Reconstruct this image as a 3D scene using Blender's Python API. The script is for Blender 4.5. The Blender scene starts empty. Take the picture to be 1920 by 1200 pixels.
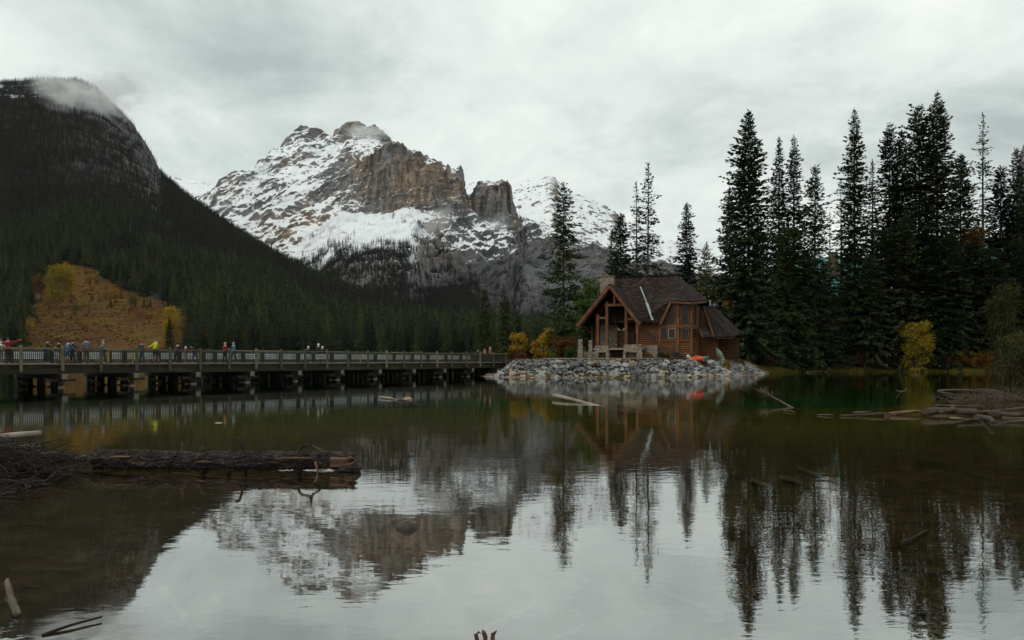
import bpy, bmesh, math, random
import numpy as np
from mathutils import Vector, Matrix

# ------------------------------------------------------------------ camera, sky, sun, exposure
SC = bpy.context.scene
COL = SC.collection
FPX, HZ, CAMH = 1440.0, 676.0, 1.8          # focal length in photo pixels, horizon row, eye height in metres
cam = bpy.data.objects.new('camera', bpy.data.cameras.new('camera'))
COL.objects.link(cam)
cam.location = (0, 0, CAMH)
cam.rotation_euler = (math.radians(90), 0, 0)
cam.data.sensor_width = 36.0
cam.data.lens = 27.0
cam.data.shift_y = 76.0 / 1920.0
cam.data.clip_start = 0.2
cam.data.clip_end = 40000
SC.camera = cam

SUN_DIR = Vector((-0.62, -0.30, 0.72)).normalized()     # towards the sun, behind the cloud
world = bpy.data.worlds.new('World')
SC.world = world
world.use_nodes = True
def build_sky():
    nt = world.node_tree
    nt.nodes.clear()
    N = lambda t: nt.nodes.new(t)
    L = nt.links.new
    out = N('ShaderNodeOutputWorld'); bg = N('ShaderNodeBackground')
    bg.inputs['Strength'].default_value = 0.1
    sky = N('ShaderNodeTexSky'); sky.sky_type = 'NISHITA'; sky.sun_disc = False
    sky.sun_elevation = math.asin(SUN_DIR.z)
    sky.sun_rotation = math.atan2(SUN_DIR.x, SUN_DIR.y)
    sky.altitude = 1300
    tc = N('ShaderNodeTexCoord'); sep = N('ShaderNodeSeparateXYZ')
    L(tc.outputs['Generated'], sep.inputs[0])
    mx = N('ShaderNodeMath'); mx.operation = 'MAXIMUM'; L(sep.outputs['Z'], mx.inputs[0]); mx.inputs[1].default_value = 0.0
    ad = N('ShaderNodeMath'); ad.operation = 'ADD'; L(mx.outputs[0], ad.inputs[0]); ad.inputs[1].default_value = 0.34
    div = N('ShaderNodeVectorMath'); div.operation = 'DIVIDE'
    cmb = N('ShaderNodeCombineXYZ')
    for k in range(3): L(ad.outputs[0], cmb.inputs[k])
    L(tc.outputs['Generated'], div.inputs[0]); L(cmb.outputs[0], div.inputs[1])
    def noise(scale, detail, off, dist=0.0, rough=0.55):
        mp = N('ShaderNodeMapping'); mp.inputs['Location'].default_value = off
        mp.inputs['Scale'].default_value = (1, 1, 0.6)
        n = N('ShaderNodeTexNoise'); n.inputs['Scale'].default_value = scale; n.inputs['Detail'].default_value = detail
        n.inputs['Roughness'].default_value = rough; n.inputs['Distortion'].default_value = dist
        L(div.outputs[0], mp.inputs[0]); L(mp.outputs[0], n.inputs['Vector'])
        return n.outputs[0]
    big = noise(1.15, 7, (9.1, 7.7, 2.0), 0.3)
    fine = noise(3.6, 8, (7.3, 0.2, 2.2), 0.5, 0.6)
    mixn = N('ShaderNodeMath'); mixn.operation = 'MULTIPLY_ADD'
    L(fine, mixn.inputs[0]); mixn.inputs[1].default_value = 0.35; L(big, mixn.inputs[2])
    ramp = N('ShaderNodeValToRGB')
    e = ramp.color_ramp.elements
    e[0].position = 0.50; e[0].color = (0.36, 0.412, 0.408, 1)
    e[1].position = 0.86; e[1].color = (0.82, 0.84, 0.80, 1)
    m = ramp.color_ramp.elements.new(0.67); m.color = (0.61, 0.665, 0.64, 1)
    L(mixn.outputs[0], ramp.inputs[0])
    sc = N('ShaderNodeVectorMath'); sc.operation = 'SCALE'; sc.inputs['Scale'].default_value = 12.7
    L(ramp.outputs[0], sc.inputs[0])
    gap = noise(2.2, 5, (1.4, 9.2, 5.0), 0.2)
    gr = N('ShaderNodeMapRange'); gr.inputs['From Min'].default_value = 0.655; gr.inputs['From Max'].default_value = 0.75
    gr.inputs['To Min'].default_value = 1.0; gr.inputs['To Max'].default_value = 0.45
    L(gap, gr.inputs[0])
    mix = N('ShaderNodeMix'); mix.data_type = 'RGBA'
    L(gr.outputs[0], mix.inputs['Factor']); L(sky.outputs[0], mix.inputs['A']); L(sc.outputs[0], mix.inputs['B'])
    L(mix.outputs['Result'], bg.inputs['Color']); L(bg.outputs[0], out.inputs['Surface'])
build_sky()

sun = bpy.data.objects.new('sun', bpy.data.lights.new('sun', 'SUN'))
COL.objects.link(sun)
sun.data.energy = 1.0
sun.data.angle = math.radians(14)
sun.data.color = (1.0, 0.91, 0.78)
sun.rotation_euler = (-SUN_DIR).to_track_quat('-Z', 'Y').to_euler()
sun.location = (-60, -30, 80)

SC.view_settings.view_transform = 'Standard'
SC.view_settings.look = 'None'
SC.view_settings.exposure = 0.0
SC.view_settings.gamma = 1.0
SC.view_settings.use_curve_mapping = False
SC.render.engine = 'CYCLES'
SC.cycles.max_bounces = 6
SC.cycles.diffuse_bounces = 3
SC.cycles.glossy_bounces = 3
SC.cycles.transparent_max_bounces = 8
SC.cycles.volume_bounces = 1
SC.cycles.use_denoising = True
SC.cycles.caustics_reflective = False
SC.cycles.caustics_refractive = False

# ------------------------------------------------------------------ helpers
R = random.Random(11)
def at(px, py, D):
    """a point of the place seen at a photo pixel, D metres ahead"""
    return Vector(((px - 960) / FPX * D, D, CAMH - (py - HZ) / FPX * D))

_rs = np.random.RandomState(5)
_P = _rs.permutation(256); _P = np.concatenate([_P, _P, _P])
_G = _rs.normal(size=(256, 3)); _G /= np.linalg.norm(_G, axis=1)[:, None]
def perlin(x, y, z):
    xi = np.floor(x).astype(np.int64); yi = np.floor(y).astype(np.int64); zi = np.floor(z).astype(np.int64)
    xf, yf, zf = x - xi, y - yi, z - zi
    xi &= 255; yi &= 255; zi &= 255
    fade = lambda t: t * t * t * (t * (t * 6 - 15) + 10)
    u, v, w = fade(xf), fade(yf), fade(zf)
    def g(dx, dy, dz):
        h = _P[_P[_P[xi + dx] + yi + dy] + zi + dz]
        gr = _G[h]
        return gr[..., 0] * (xf - dx) + gr[..., 1] * (yf - dy) + gr[..., 2] * (zf - dz)
    l = lambda a, b, t: a + (b - a) * t
    return 1.4 * l(l(l(g(0,0,0), g(1,0,0), u), l(g(0,1,0), g(1,1,0), u), v), l(l(g(0,0,1), g(1,0,1), u), l(g(0,1,1), g(1,1,1), u), v), w)
def fbm(x, y, z, o=5, gain=0.5):
    s = 0.0; a = 1.0
    for k in range(o):
        s = s + a * perlin(x * 2**k + 17.3 * k, y * 2**k + 5.1 * k, z * 2**k + 9.7 * k); a *= gain
    return s
def ridged(x, y, z, o=5, gain=0.5):
    s = 0.0; a = 1.0; t = 0
    for k in range(o):
        s = s + a * (1 - 2 * np.abs(perlin(x * 2**k + 31.7 * k, y * 2**k + 3.3 * k, z * 2**k + 7.9 * k))); t += a; a *= gain
    return s / t
def sstep(a, b, x):
    t = np.clip((x - a) / (b - a), 0, 1)
    return t * t * (3 - 2 * t)

def link(o, parent=None):
    COL.objects.link(o)
    if parent is not None: o.parent = parent
    return o
def tag(o, label=None, cat=None, group=None, kind=None):
    if label: o['label'] = label
    if cat: o['category'] = cat
    if group: o['group'] = group
    if kind: o['kind'] = kind
    return o
def empty(name, loc=(0, 0, 0), rz=0.0):
    o = bpy.data.objects.new(name, None)
    o.empty_display_size = 0.3
    o.location = loc; o.rotation_euler = (0, 0, rz)
    return link(o)
def np_mesh(name, V, F):
    """F: (n,3) or (n,4) index array"""
    V = np.ascontiguousarray(V, dtype=np.float32); F = np.ascontiguousarray(F, dtype=np.int32)
    me = bpy.data.meshes.new(name)
    k = F.shape[1]
    me.vertices.add(len(V)); me.vertices.foreach_set('co', V.ravel())
    me.loops.add(F.size); me.loops.foreach_set('vertex_index', F.ravel())
    me.polygons.add(len(F)); me.polygons.foreach_set('loop_start', np.arange(0, F.size, k, dtype=np.int32))
    me.update(calc_edges=True)
    return me
def smooth(me, on=True):
    me.polygons.foreach_set('use_smooth', [on] * len(me.polygons)); me.update()
def attr(me, name, vals):
    a = me.attributes.new(name, 'FLOAT', 'POINT'); a.data.foreach_set('value', np.ascontiguousarray(vals, dtype=np.float32).ravel())
def grid_faces(nr, nc):
    i = np.arange(nr - 1)[:, None] * nc + np.arange(nc - 1)[None, :]
    return np.stack([i, i + 1, i + 1 + nc, i + nc], -1).reshape(-1, 4)

class MB:
    """collects boxes, bars, tubes and plates into ONE mesh"""
    def __init__(s): s.v = []; s.f = []
    def add(s, vs, fs):
        b = len(s.v); s.v += [tuple(p) for p in vs]; s.f += [tuple(b + i for i in f) for f in fs]; return s
    def box(s, x0, x1, y0, y1, z0, z1):
        return s.add([(x0,y0,z0),(x1,y0,z0),(x1,y1,z0),(x0,y1,z0),(x0,y0,z1),(x1,y0,z1),(x1,y1,z1),(x0,y1,z1)],
                     [(0,3,2,1),(4,5,6,7),(0,1,5,4),(1,2,6,5),(2,3,7,6),(3,0,4,7)])
    def bar(s, a, b, w, h, up=(0, 0, 1)):
        a, b = Vector(a), Vector(b); d = (b - a).normalized(); up = Vector(up)
        if abs(d.dot(up)) > 0.98: up = Vector((0, 1, 0))
        sd = d.cross(up).normalized() * (w / 2); u = sd.cross(d).normalized() * (h / 2)
        return s.add([a-sd-u, a+sd-u, a+sd+u, a-sd+u, b-sd-u, b+sd-u, b+sd+u, b-sd+u],
                     [(3,2,1,0),(4,5,6,7),(0,1,5,4),(1,2,6,5),(2,3,7,6),(3,0,4,7)])
    def tube(s, pts, rad, n=8, jit=0.0, rng=R):
        pts = [Vector(p) for p in pts]; vs = []; fs = []
        ref = Vector((0.31, 0.17, 0.94))
        for i, p in enumerate(pts):
            d = (pts[min(i+1, len(pts)-1)] - pts[max(i-1, 0)]).normalized()
            q = ref if abs(d.dot(ref)) < 0.95 else Vector((1, 0, 0))
            a = d.cross(q).normalized(); b = d.cross(a)
            r = rad[i] if hasattr(rad, '__len__') else rad
            for k in range(n):
                t = 2 * math.pi * k / n; rr = r * (1 + jit * (rng.random() - .5))
                vs.append(p + a * math.cos(t) * rr + b * math.sin(t) * rr)
        for i in range(len(pts) - 1):
            for k in range(n):
                fs.append((i*n+k, i*n+(k+1) % n, (i+1)*n+(k+1) % n, (i+1)*n+k))
        fs.append(tuple(reversed(range(n)))); fs.append(tuple((len(pts)-1)*n+k for k in range(n)))
        return s.add(vs, fs)
    def slab(s, pts, t):
        """polygon pts given counter-clockwise from outside, thickened inwards (down) by t along its normal"""
        P = [Vector(p) for p in pts]; n = Vector()
        for i in range(len(P)): n += P[i].cross(P[(i+1) % len(P)])
        n = n.normalized() * t; k = len(P)
        return s.add(P + [p - n for p in P], [tuple(range(k)), tuple(reversed(range(k, 2*k)))] + [(i, k+i, k+(i+1) % k, (i+1) % k) for i in range(k)])
    def mesh(s, name, mat=None, sm=False):
        me = bpy.data.meshes.new(name); me.from_pydata(s.v, [], s.f); me.update()
        if mat: me.materials.append(mat)
        if sm: smooth(me)
        return me
    def build(s, name, mat, parent=None, sm=False):
        return link(bpy.data.objects.new(name, s.mesh(name, mat, sm)), parent)

def new_mat(name):
    m = bpy.data.materials.new(name); m.use_nodes = True
    nt = m.node_tree; b = nt.nodes['Principled BSDF']
    return m, nt, b
def pmat(name, c1, c2=None, scale=3.0, rough=0.75, bump=0.3, bscale=None, stretch=(1, 1, 1), metal=0.0, spec=0.3, detail=6, lo=0.35, hi=0.65, c3=None, dist=0.02, rand=0.0, coords='Object'):
    """procedural: two or three real colours mixed by noise, fine relief by bump"""
    m, nt, b = new_mat(name); N = nt.nodes.new; L = nt.links.new
    c2 = c2 or tuple(x * 0.7 for x in c1)
    tc = N('ShaderNodeTexCoord'); mp = N('ShaderNodeMapping'); mp.inputs['Scale'].default_value = stretch
    L(tc.outputs[coords], mp.inputs[0])
    n = N('ShaderNodeTexNoise'); n.inputs['Scale'].default_value = scale; n.inputs['Detail'].default_value = detail; n.inputs['Roughness'].default_value = 0.6
    L(mp.outputs[0], n.inputs['Vector'])
    rp = N('ShaderNodeValToRGB'); e = rp.color_ramp.elements
    e[0].position = lo; e[0].color = (*c1, 1); e[1].position = hi; e[1].color = (*c2, 1)
    if c3: k = e.new((lo + hi) / 2); k.color = (*c3, 1)
    fac = n.outputs[0]
    if rand:
        oi = N('ShaderNodeObjectInfo'); ma = N('ShaderNodeMath'); ma.operation = 'MULTIPLY_ADD'
        L(oi.outputs['Random'], ma.inputs[0]); ma.inputs[1].default_value = rand
        sb = N('ShaderNodeMath'); sb.operation = 'SUBTRACT'; L(fac, sb.inputs[0]); sb.inputs[1].default_value = rand / 2
        L(sb.outputs[0], ma.inputs[2]); fac = ma.outputs[0]
    L(fac, rp.inputs[0])
    L(rp.outputs[0], b.inputs['Base Color'])
    b.inputs['Roughness'].default_value = rough; b.inputs['Metallic'].default_value = metal
    b.inputs['Specular IOR Level'].default_value = spec
    if bump:
        n2 = N('ShaderNodeTexNoise'); n2.inputs['Scale'].default_value = bscale or scale * 4; n2.inputs['Detail'].default_value = 5
        L(mp.outputs[0], n2.inputs['Vector'])
        bp = N('ShaderNodeBump'); bp.inputs['Strength'].default_value = bump; bp.inputs['Distance'].default_value = dist
        L(n2.outputs[0], bp.inputs['Height']); L(bp.outputs[0], b.inputs['Normal'])
    return m
# ------------------------------------------------------------------ ground, lake bed and water
PENINSULA = [(-1.6, 84.5), (1.0, 82.6), (5, 80.8), (10.5, 79.2), (15, 80.0), (19.4, 82.4), (24.6, 88.4), (29.8, 96.5), (35.4, 108), (46, 121), (63, 121.5), (74, 119),
             (75, 108), (60, 84), (33, 45), (24, 30), (17, 14), (14, 2), (12, -30), (700, -30), (700, 480), (90, 330), (30, 200), (8, 150), (-3, 112)]
def poly_sd(x, y, poly):
    """signed distance to a polygon, positive inside"""
    d = np.full(x.shape, 1e9); ins = np.zeros(x.shape, bool)
    for (ax, ay), (bx, by) in zip(poly, poly[1:] + poly[:1]):
        ex, ey = bx - ax, by - ay
        t = np.clip(((x - ax) * ex + (y - ay) * ey) / (ex * ex + ey * ey), 0, 1)
        d = np.minimum(d, np.hypot(x - ax - t * ex, y - ay - t * ey))
        c = ((ay > y) != (by > y)) & (x < (bx - ax) * (y - ay) / (by - ay + 1e-12) + ax)
        ins ^= c
    return np.where(ins, d, -d)
def ground_z(x, y):
    x = np.asarray(x, float); y = np.asarray(y, float)
    sd = poly_sd(x, y, PENINSULA)
    r = np.hypot(x, y)
    depth = 0.16 + 0.012 * np.clip(y - 3, 0, 12) + 0.05 * np.clip(y - 15, 0, 30) + 0.06 * np.clip(y - 45, 0, 30)
    bed = -np.minimum(depth, 3.4) + 0.05 * fbm(x * .6, y * .6, 0 * x, 4)
    # bed shelves up to the land
    bed = np.maximum(bed, -0.02 + 0.30 * np.clip(sd, -12, 0) * (0.5 + 0.5 * (y > 60)))
    cab = sstep(30, 16, np.hypot(x - 14, (y - 96) * 0.8))           # flat terrace round the cabin
    land = np.clip(sd * 0.22, 0, 0.75) + np.clip(sd - 6, 0, 60) * 0.085 * sstep(20, 45, x)
    land = land * (1 - cab) + cab * np.clip(sd * 0.9, 0, 1.86) + 0.12 * fbm(x * .25, y * .25, 0 * x, 3) * np.clip(sd * .3, 0, 1) * (1 - cab)
    z = np.where(sd > 0, land, bed)
    # the near shore we stand on, and the spit with the brush on the left
    near = 0.12 * (2.4 - y) + 0.05 * fbm(x * .8, y * .8, 0 * x, 3)
    z = np.where(y < 3.4, np.maximum(z, np.minimum(near, 0.4)), z)
    spit = 0.36 - 0.36 * np.hypot((x + 10.3) / 2.9, (y - 11.9) / 2.3) + 0.06 * fbm(x * 1.3, y * 1.3, 0 * x + 4, 4)
    z = np.maximum(z, np.where(spit > -0.3, spit, -9))
    far = sstep(440, 520, r) * 3.0 - 0.4                              # valley floor beyond the lake
    z = np.where(r > 440, np.maximum(z, far - 2.4 * (r < 470)), z)
    return z
def build_ground():
    th = np.concatenate([np.linspace(-math.pi, -0.75, 60, endpoint=False), np.linspace(-0.75, 0.75, 300, endpoint=False), np.linspace(0.75, math.pi, 61)])
    rr = np.concatenate([[0.0], np.geomspace(1.2, 16000, 310)])
    T, Rr = np.meshgrid(th, rr)
    x = np.sin(T) * Rr; y = np.cos(T) * Rr
    z = ground_z(x, y)
    V = np.stack([x, y, z], -1).reshape(-1, 3)
    F = grid_faces(len(rr), len(th))[:, ::-1]
    me = np_mesh('ground', V, F); smooth(me)
    sd = poly_sd(x, y, PENINSULA)
    attr(me, 'land', sstep(-0.10, 0.03, z)); attr(me, 'deep', sstep(-0.25, -1.8, z)); attr(me, 'deep2', sstep(-1.9, -2.9, z))
    m, nt, b = new_mat('ground_earth'); N = nt.nodes.new; L = nt.links.new
    tc = N('ShaderNodeTexCoord')
    def noise(s, d=6, st=(1, 1, 1)):
        mp = N('ShaderNodeMapping'); mp.inputs['Scale'].default_value = st; L(tc.outputs['Object'], mp.inputs[0])
        n = N('ShaderNodeTexNoise'); n.inputs['Scale'].default_value = s; n.inputs['Detail'].default_value = d; n.inputs['Roughness'].default_value = .65
        L(mp.outputs[0], n.inputs['Vector']); return n.outputs[0]
    def ramp(f, *st):
        r = N('ShaderNodeValToRGB'); e = r.color_ramp.elements
        while len(e) < len(st): e.new(.5)
        for k, (p, c) in enumerate(st): e[k].position = p; e[k].color = (*c, 1)
        L(f, r.inputs[0]); return r.outputs[0]
    def mix(f, a, c):
        k = N('ShaderNodeMix'); k.data_type = 'RGBA'; L(f, k.inputs['Factor']); L(a, k.inputs['A']); L(c, k.inputs['B']); return k.outputs['Result']
    def at_(n):
        a = N('ShaderNodeAttribute'); a.attribute_name = n; return a.outputs['Fac']
    silt = ramp(noise(2.2, 9), (.3, (.026, .016, .006)), (.52, (.078, .050, .018)), (.72, (.16, .112, .046)))
    marl = ramp(noise(.35, 6), (.3, (.22, .155, .032)), (.7, (.34, .25, .065)))
    teal = ramp(noise(.1, 4), (.3, (.06, .42, .39)), (.7, (.09, .52, .48)))
    land = ramp(noise(.8, 8), (.3, (.018, .014, .009)), (.5, (.035, .028, .015)), (.7, (.065, .05, .024)))
    c = mix(at_('deep'), silt, marl); c = mix(at_('deep2'), c, teal); c = mix(at_('land'), c, land)
    L(c, b.inputs['Base Color']); b.inputs['Roughness'].default_value = .9; b.inputs['Specular IOR Level'].default_value = .1
    bp = N('ShaderNodeBump'); bp.inputs['Strength'].default_value = .6; bp.inputs['Distance'].default_value = .05
    L(noise(3.0, 9), bp.inputs['Height']); L(bp.outputs[0], b.inputs['Normal'])
    me.materials.append(m)
    o = link(bpy.data.objects.new('ground', me)); tag(o, kind='structure')
build_ground()

def build_water():
    m = bpy.data.materials.new('lake_water'); m.use_nodes = True; nt = m.node_tree; nt.nodes.clear()
    N = nt.nodes.new; L = nt.links.new
    out = N('ShaderNodeOutputMaterial'); mix = N('ShaderNodeMixShader'); gl = N('ShaderNodeBsdfGlossy'); tr = N('ShaderNodeBsdfTransparent')
    gl.inputs['Roughness'].default_value = 0.012; gl.inputs['Color'].default_value = (.93, .95, .95, 1)
    tr.inputs['Color'].default_value = (.9, .9, .86, 1)
    tc = N('ShaderNodeTexCoord')
    def noise(s, d, st, dist=0.0):
        mp = N('ShaderNodeMapping'); mp.inputs['Scale'].default_value = st; mp.inputs['Rotation'].default_value = (0, 0, .12); L(tc.outputs['Object'], mp.inputs[0])
        n = N('ShaderNodeTexNoise'); n.inputs['Scale'].default_value = s; n.inputs['Detail'].default_value = d; n.inputs['Distortion'].default_value = dist
        L(mp.outputs[0], n.inputs['Vector']); return n.outputs[0]
    a = noise(6.5, 3, (.5, 1, 1), .4); c = noise(1.1, 2, (.5, 1, 1)); patch = noise(.13, 3, (.5, 1, 1))
    pr = N('ShaderNodeMapRange'); pr.inputs['From Min'].default_value = .38; pr.inputs['From Max'].default_value = .68; pr.inputs['To Min'].default_value = .25; L(patch, pr.inputs[0])
    m1 = N('ShaderNodeMath'); m1.operation = 'MULTIPLY'; L(a, m1.inputs[0]); L(pr.outputs[0], m1.inputs[1])
    m2 = N('ShaderNodeMath'); m2.operation = 'MULTIPLY_ADD'; L(c, m2.inputs[0]); m2.inputs[1].default_value = 1.3; L(m1.outputs[0], m2.inputs[2])
    bp = N('ShaderNodeBump'); bp.inputs['Strength'].default_value = 1.0; bp.inputs['Distance'].default_value = .0019
    L(m2.outputs[0], bp.inputs['Height'])
    fr0 = N('ShaderNodeFresnel'); fr0.inputs['IOR'].default_value = 1.333; L(bp.outputs[0], fr0.inputs['Normal'])
    fr = N('ShaderNodeValToRGB'); L(fr0.outputs[0], fr.inputs[0]); el = fr.color_ramp.elements       # reflectance against the Fresnel term
    while len(el) < 7: el.new(.5)
    for k, (p, v) in enumerate(((.02, .05), (.06, .22), (.14, .50), (.25, .57), (.42, .62), (.65, .70), (1.0, 1.0))): el[k].position = p; el[k].color = (v, v, v, 1)
    L(bp.outputs[0], gl.inputs['Normal'])
    L(fr.outputs[0], mix.inputs[0]); L(tr.outputs[0], mix.inputs[1]); L(gl.outputs[0], mix.inputs[2]); L(mix.outputs[0], out.inputs['Surface'])
    va = N('ShaderNodeVolumeAbsorption'); va.inputs['Color'].default_value = (.62, .72, .48, 1); va.inputs['Density'].default_value = .10
    L(va.outputs[0], out.inputs['Volume'])
    mb = MB().box(-1200, 640, -18, 560, -30, 0.0)
    o = mb.build('water', m); tag(o, kind='structure')
build_water()

# ------------------------------------------------------------------ mountains: lofted through rows at their real distances, then weathered
def loft(st, rows, pxs, sm=9):
    """st: [(px, [(py, D), ...])]; rows: mesh rows between consecutive layers -> x, y, z, layer-coordinate grids"""
    sp = np.array([s[0] for s in st], float); nl = len(st[0][1])
    ker = np.hanning(sm + 2)[1:-1]; ker /= ker.sum()
    py = []; D = []
    for l in range(nl):
        a = np.interp(pxs, sp, [s[1][l][0] for s in st]); d = np.interp(pxs, sp, [s[1][l][1] for s in st])
        pad = sm // 2
        a = np.convolve(np.pad(a, pad, 'edge'), ker, 'valid'); d = np.convolve(np.pad(d, pad, 'edge'), np.ones(sm) / sm, 'valid')
        py.append(a); D.append(d)
    D = np.array(D); py = np.array(py); Z = CAMH - (py - HZ) / FPX * D; T = (pxs - 960) / FPX
    t = np.concatenate([np.linspace(l, l + 1, n, endpoint=False) for l, n in enumerate(rows)] + [[len(rows)]])
    i = np.minimum(t.astype(int), nl - 2); f = (t - i)[:, None]
    Dg = D[i] * (1 - f) + D[i + 1] * f; Zg = Z[i] * (1 - f) + Z[i + 1] * f
    return Dg * T[None, :], Dg, Zg, np.repeat(t[:, None], len(pxs), 1)
def grid_normals(x, y, z):
    P = np.stack([x, y, z], -1)
    n = np.cross(np.gradient(P, axis=1), np.gradient(P, axis=0))
    n /= np.linalg.norm(n, axis=-1, keepdims=True) + 1e-9
    return np.where(n[..., 2:3] < 0, -n, n)
def blur(a, k):
    ker = np.ones(k) / k; p = k // 2
    a = np.apply_along_axis(lambda v: np.convolve(np.pad(v, p, 'edge'), ker, 'valid'), 0, a)
    return np.apply_along_axis(lambda v: np.convolve(np.pad(v, p, 'edge'), ker, 'valid'), 1, a)

def rock_mat(name, snowy=True):
    m, nt, b = new_mat(name); N = nt.nodes.new; L = nt.links.new
    tc = N('ShaderNodeTexCoord')
    def noise(s, d=6, st=(1, 1, 1), dist=0.0, ry=0.0):
        mp = N('ShaderNodeMapping'); mp.vector_type = 'TEXTURE' if ry else 'POINT'; mp.inputs['Scale'].default_value = st; mp.inputs['Rotation'].default_value = (0, ry, 0); L(tc.outputs['Object'], mp.inputs[0])
        n = N('ShaderNodeTexNoise'); n.inputs['Scale'].default_value = s; n.inputs['Detail'].default_value = d; n.inputs['Roughness'].default_value = .65; n.inputs['Distortion'].default_value = dist
        L(mp.outputs[0], n.inputs['Vector']); return n.outputs[0]
    def ramp(f, *st):
        r = N('ShaderNodeValToRGB'); e = r.color_ramp.elements
        while len(e) < len(st): e.new(.5)
        for k, (p, c) in enumerate(st): e[k].position = p; e[k].color = (*c, 1)
        L(f, r.inputs[0]); return r.outputs[0]
    def mix(f, a, c):
        k = N('ShaderNodeMix'); k.data_type = 'RGBA'; L(f, k.inputs['Factor']); L(a, k.inputs['A']); L(c, k.inputs['B']); return k.outputs['Result']
    def at_(n):
        a = N('ShaderNodeAttribute'); a.attribute_name = n; return a.outputs['Fac']
    def m_(op, a, c):
        k = N('ShaderNodeMath'); k.operation = op; k.use_clamp = False
        for i, q in enumerate((a, c)):
            if isinstance(q, (int, float)): k.inputs[i].default_value = q
            else: L(q, k.inputs[i])
        return k.outputs[0]
    grey = ramp(noise(.02, 8, (1, 1, 2.5)), (.3, (.085, .09, .10)), (.5, (.19, .19, .195)), (.7, (.32, .305, .285)))
    warm = ramp(noise(.016, 8, (1, 1, .35)), (.3, (.11, .082, .064)), (.5, (.30, .22, .155)), (.7, (.48, .35, .23)))
    rock = mix(ramp(noise(.0045, 4), (.46, (0, 0, 0)), (.68, (.8, .8, .8))), grey, warm)
    rock = mix(m_('MULTIPLY', at_('warm'), .78), rock, warm)
    strata = ramp(noise(.035, 5, (.15, .15, 2.6), .3), (.35, (.45, .45, .47)), (.55, (1, 1, 1)), (.75, (1.25, 1.2, 1.12)))
    mm = N('ShaderNodeMix'); mm.data_type = 'RGBA'; mm.blend_type = 'MULTIPLY'; mm.inputs['Factor'].default_value = .85
    L(rock, mm.inputs['A']); L(strata, mm.inputs['B']); rock = mm.outputs['Result']
    floor = ramp(noise(.03, 6), (.35, (.014, .016, .015)), (.6, (.028, .028, .026)), (.72, (.055, .048, .038)))
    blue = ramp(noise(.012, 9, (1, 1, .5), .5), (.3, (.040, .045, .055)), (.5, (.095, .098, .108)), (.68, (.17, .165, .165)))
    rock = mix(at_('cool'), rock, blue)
    rock = mix(at_('wood'), rock, floor)
    mead = ramp(noise(.028, 9, (1, 1, 1.5), .6), (.30, (.042, .020, .006)), (.43, (.082, .037, .009)), (.55, (.105, .055, .009)), (.7, (.11, .076, .013)))
    fine = ramp(noise(.22, 7), (.3, (.55, .52, .5)), (.65, (1.2, 1.2, 1.2)))
    m3 = N('ShaderNodeMix'); m3.data_type = 'RGBA'; m3.blend_type = 'MULTIPLY'; m3.inputs['Factor'].default_value = 1; L(mead, m3.inputs['A']); L(fine, m3.inputs['B'])
    rock = mix(at_('meadow'), rock, m3.outputs['Result'])
    led = m_('SUBTRACT', noise(.05, 7, (3.2, 3.2, .55), .4, math.radians(-19)), .5)           # snow caught along the tilted ledges
    br = m_('ADD', at_('snow'), m_('ADD', m_('MULTIPLY', m_('SUBTRACT', noise(.05, 9, (1, 1, 1.3)), .5), .42), m_('MULTIPLY', led, 1.0)))
    sm = N('ShaderNodeMapRange'); sm.inputs['From Min'].default_value = .44; sm.inputs['From Max'].default_value = .60; L(br, sm.inputs[0])
    sn = N('ShaderNodeRGB'); sn.outputs[0].default_value = (.80, .83, .86, 1)
    col = mix(sm.outputs[0], rock, sn.outputs[0])
    L(col, b.inputs['Base Color']); b.inputs['Roughness'].default_value = .9; b.inputs['Specular IOR Level'].default_value = .08
    bp = N('ShaderNodeBump'); bp.inputs['Strength'].default_value = .9; bp.inputs['Distance'].default_value = 7.0
    L(noise(.06, 9, (1, 1, .8)), bp.inputs['Height']); L(bp.outputs[0], b.inputs['Normal'])
    return m
ROCK = rock_mat('mountain_rock_snow')

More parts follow.
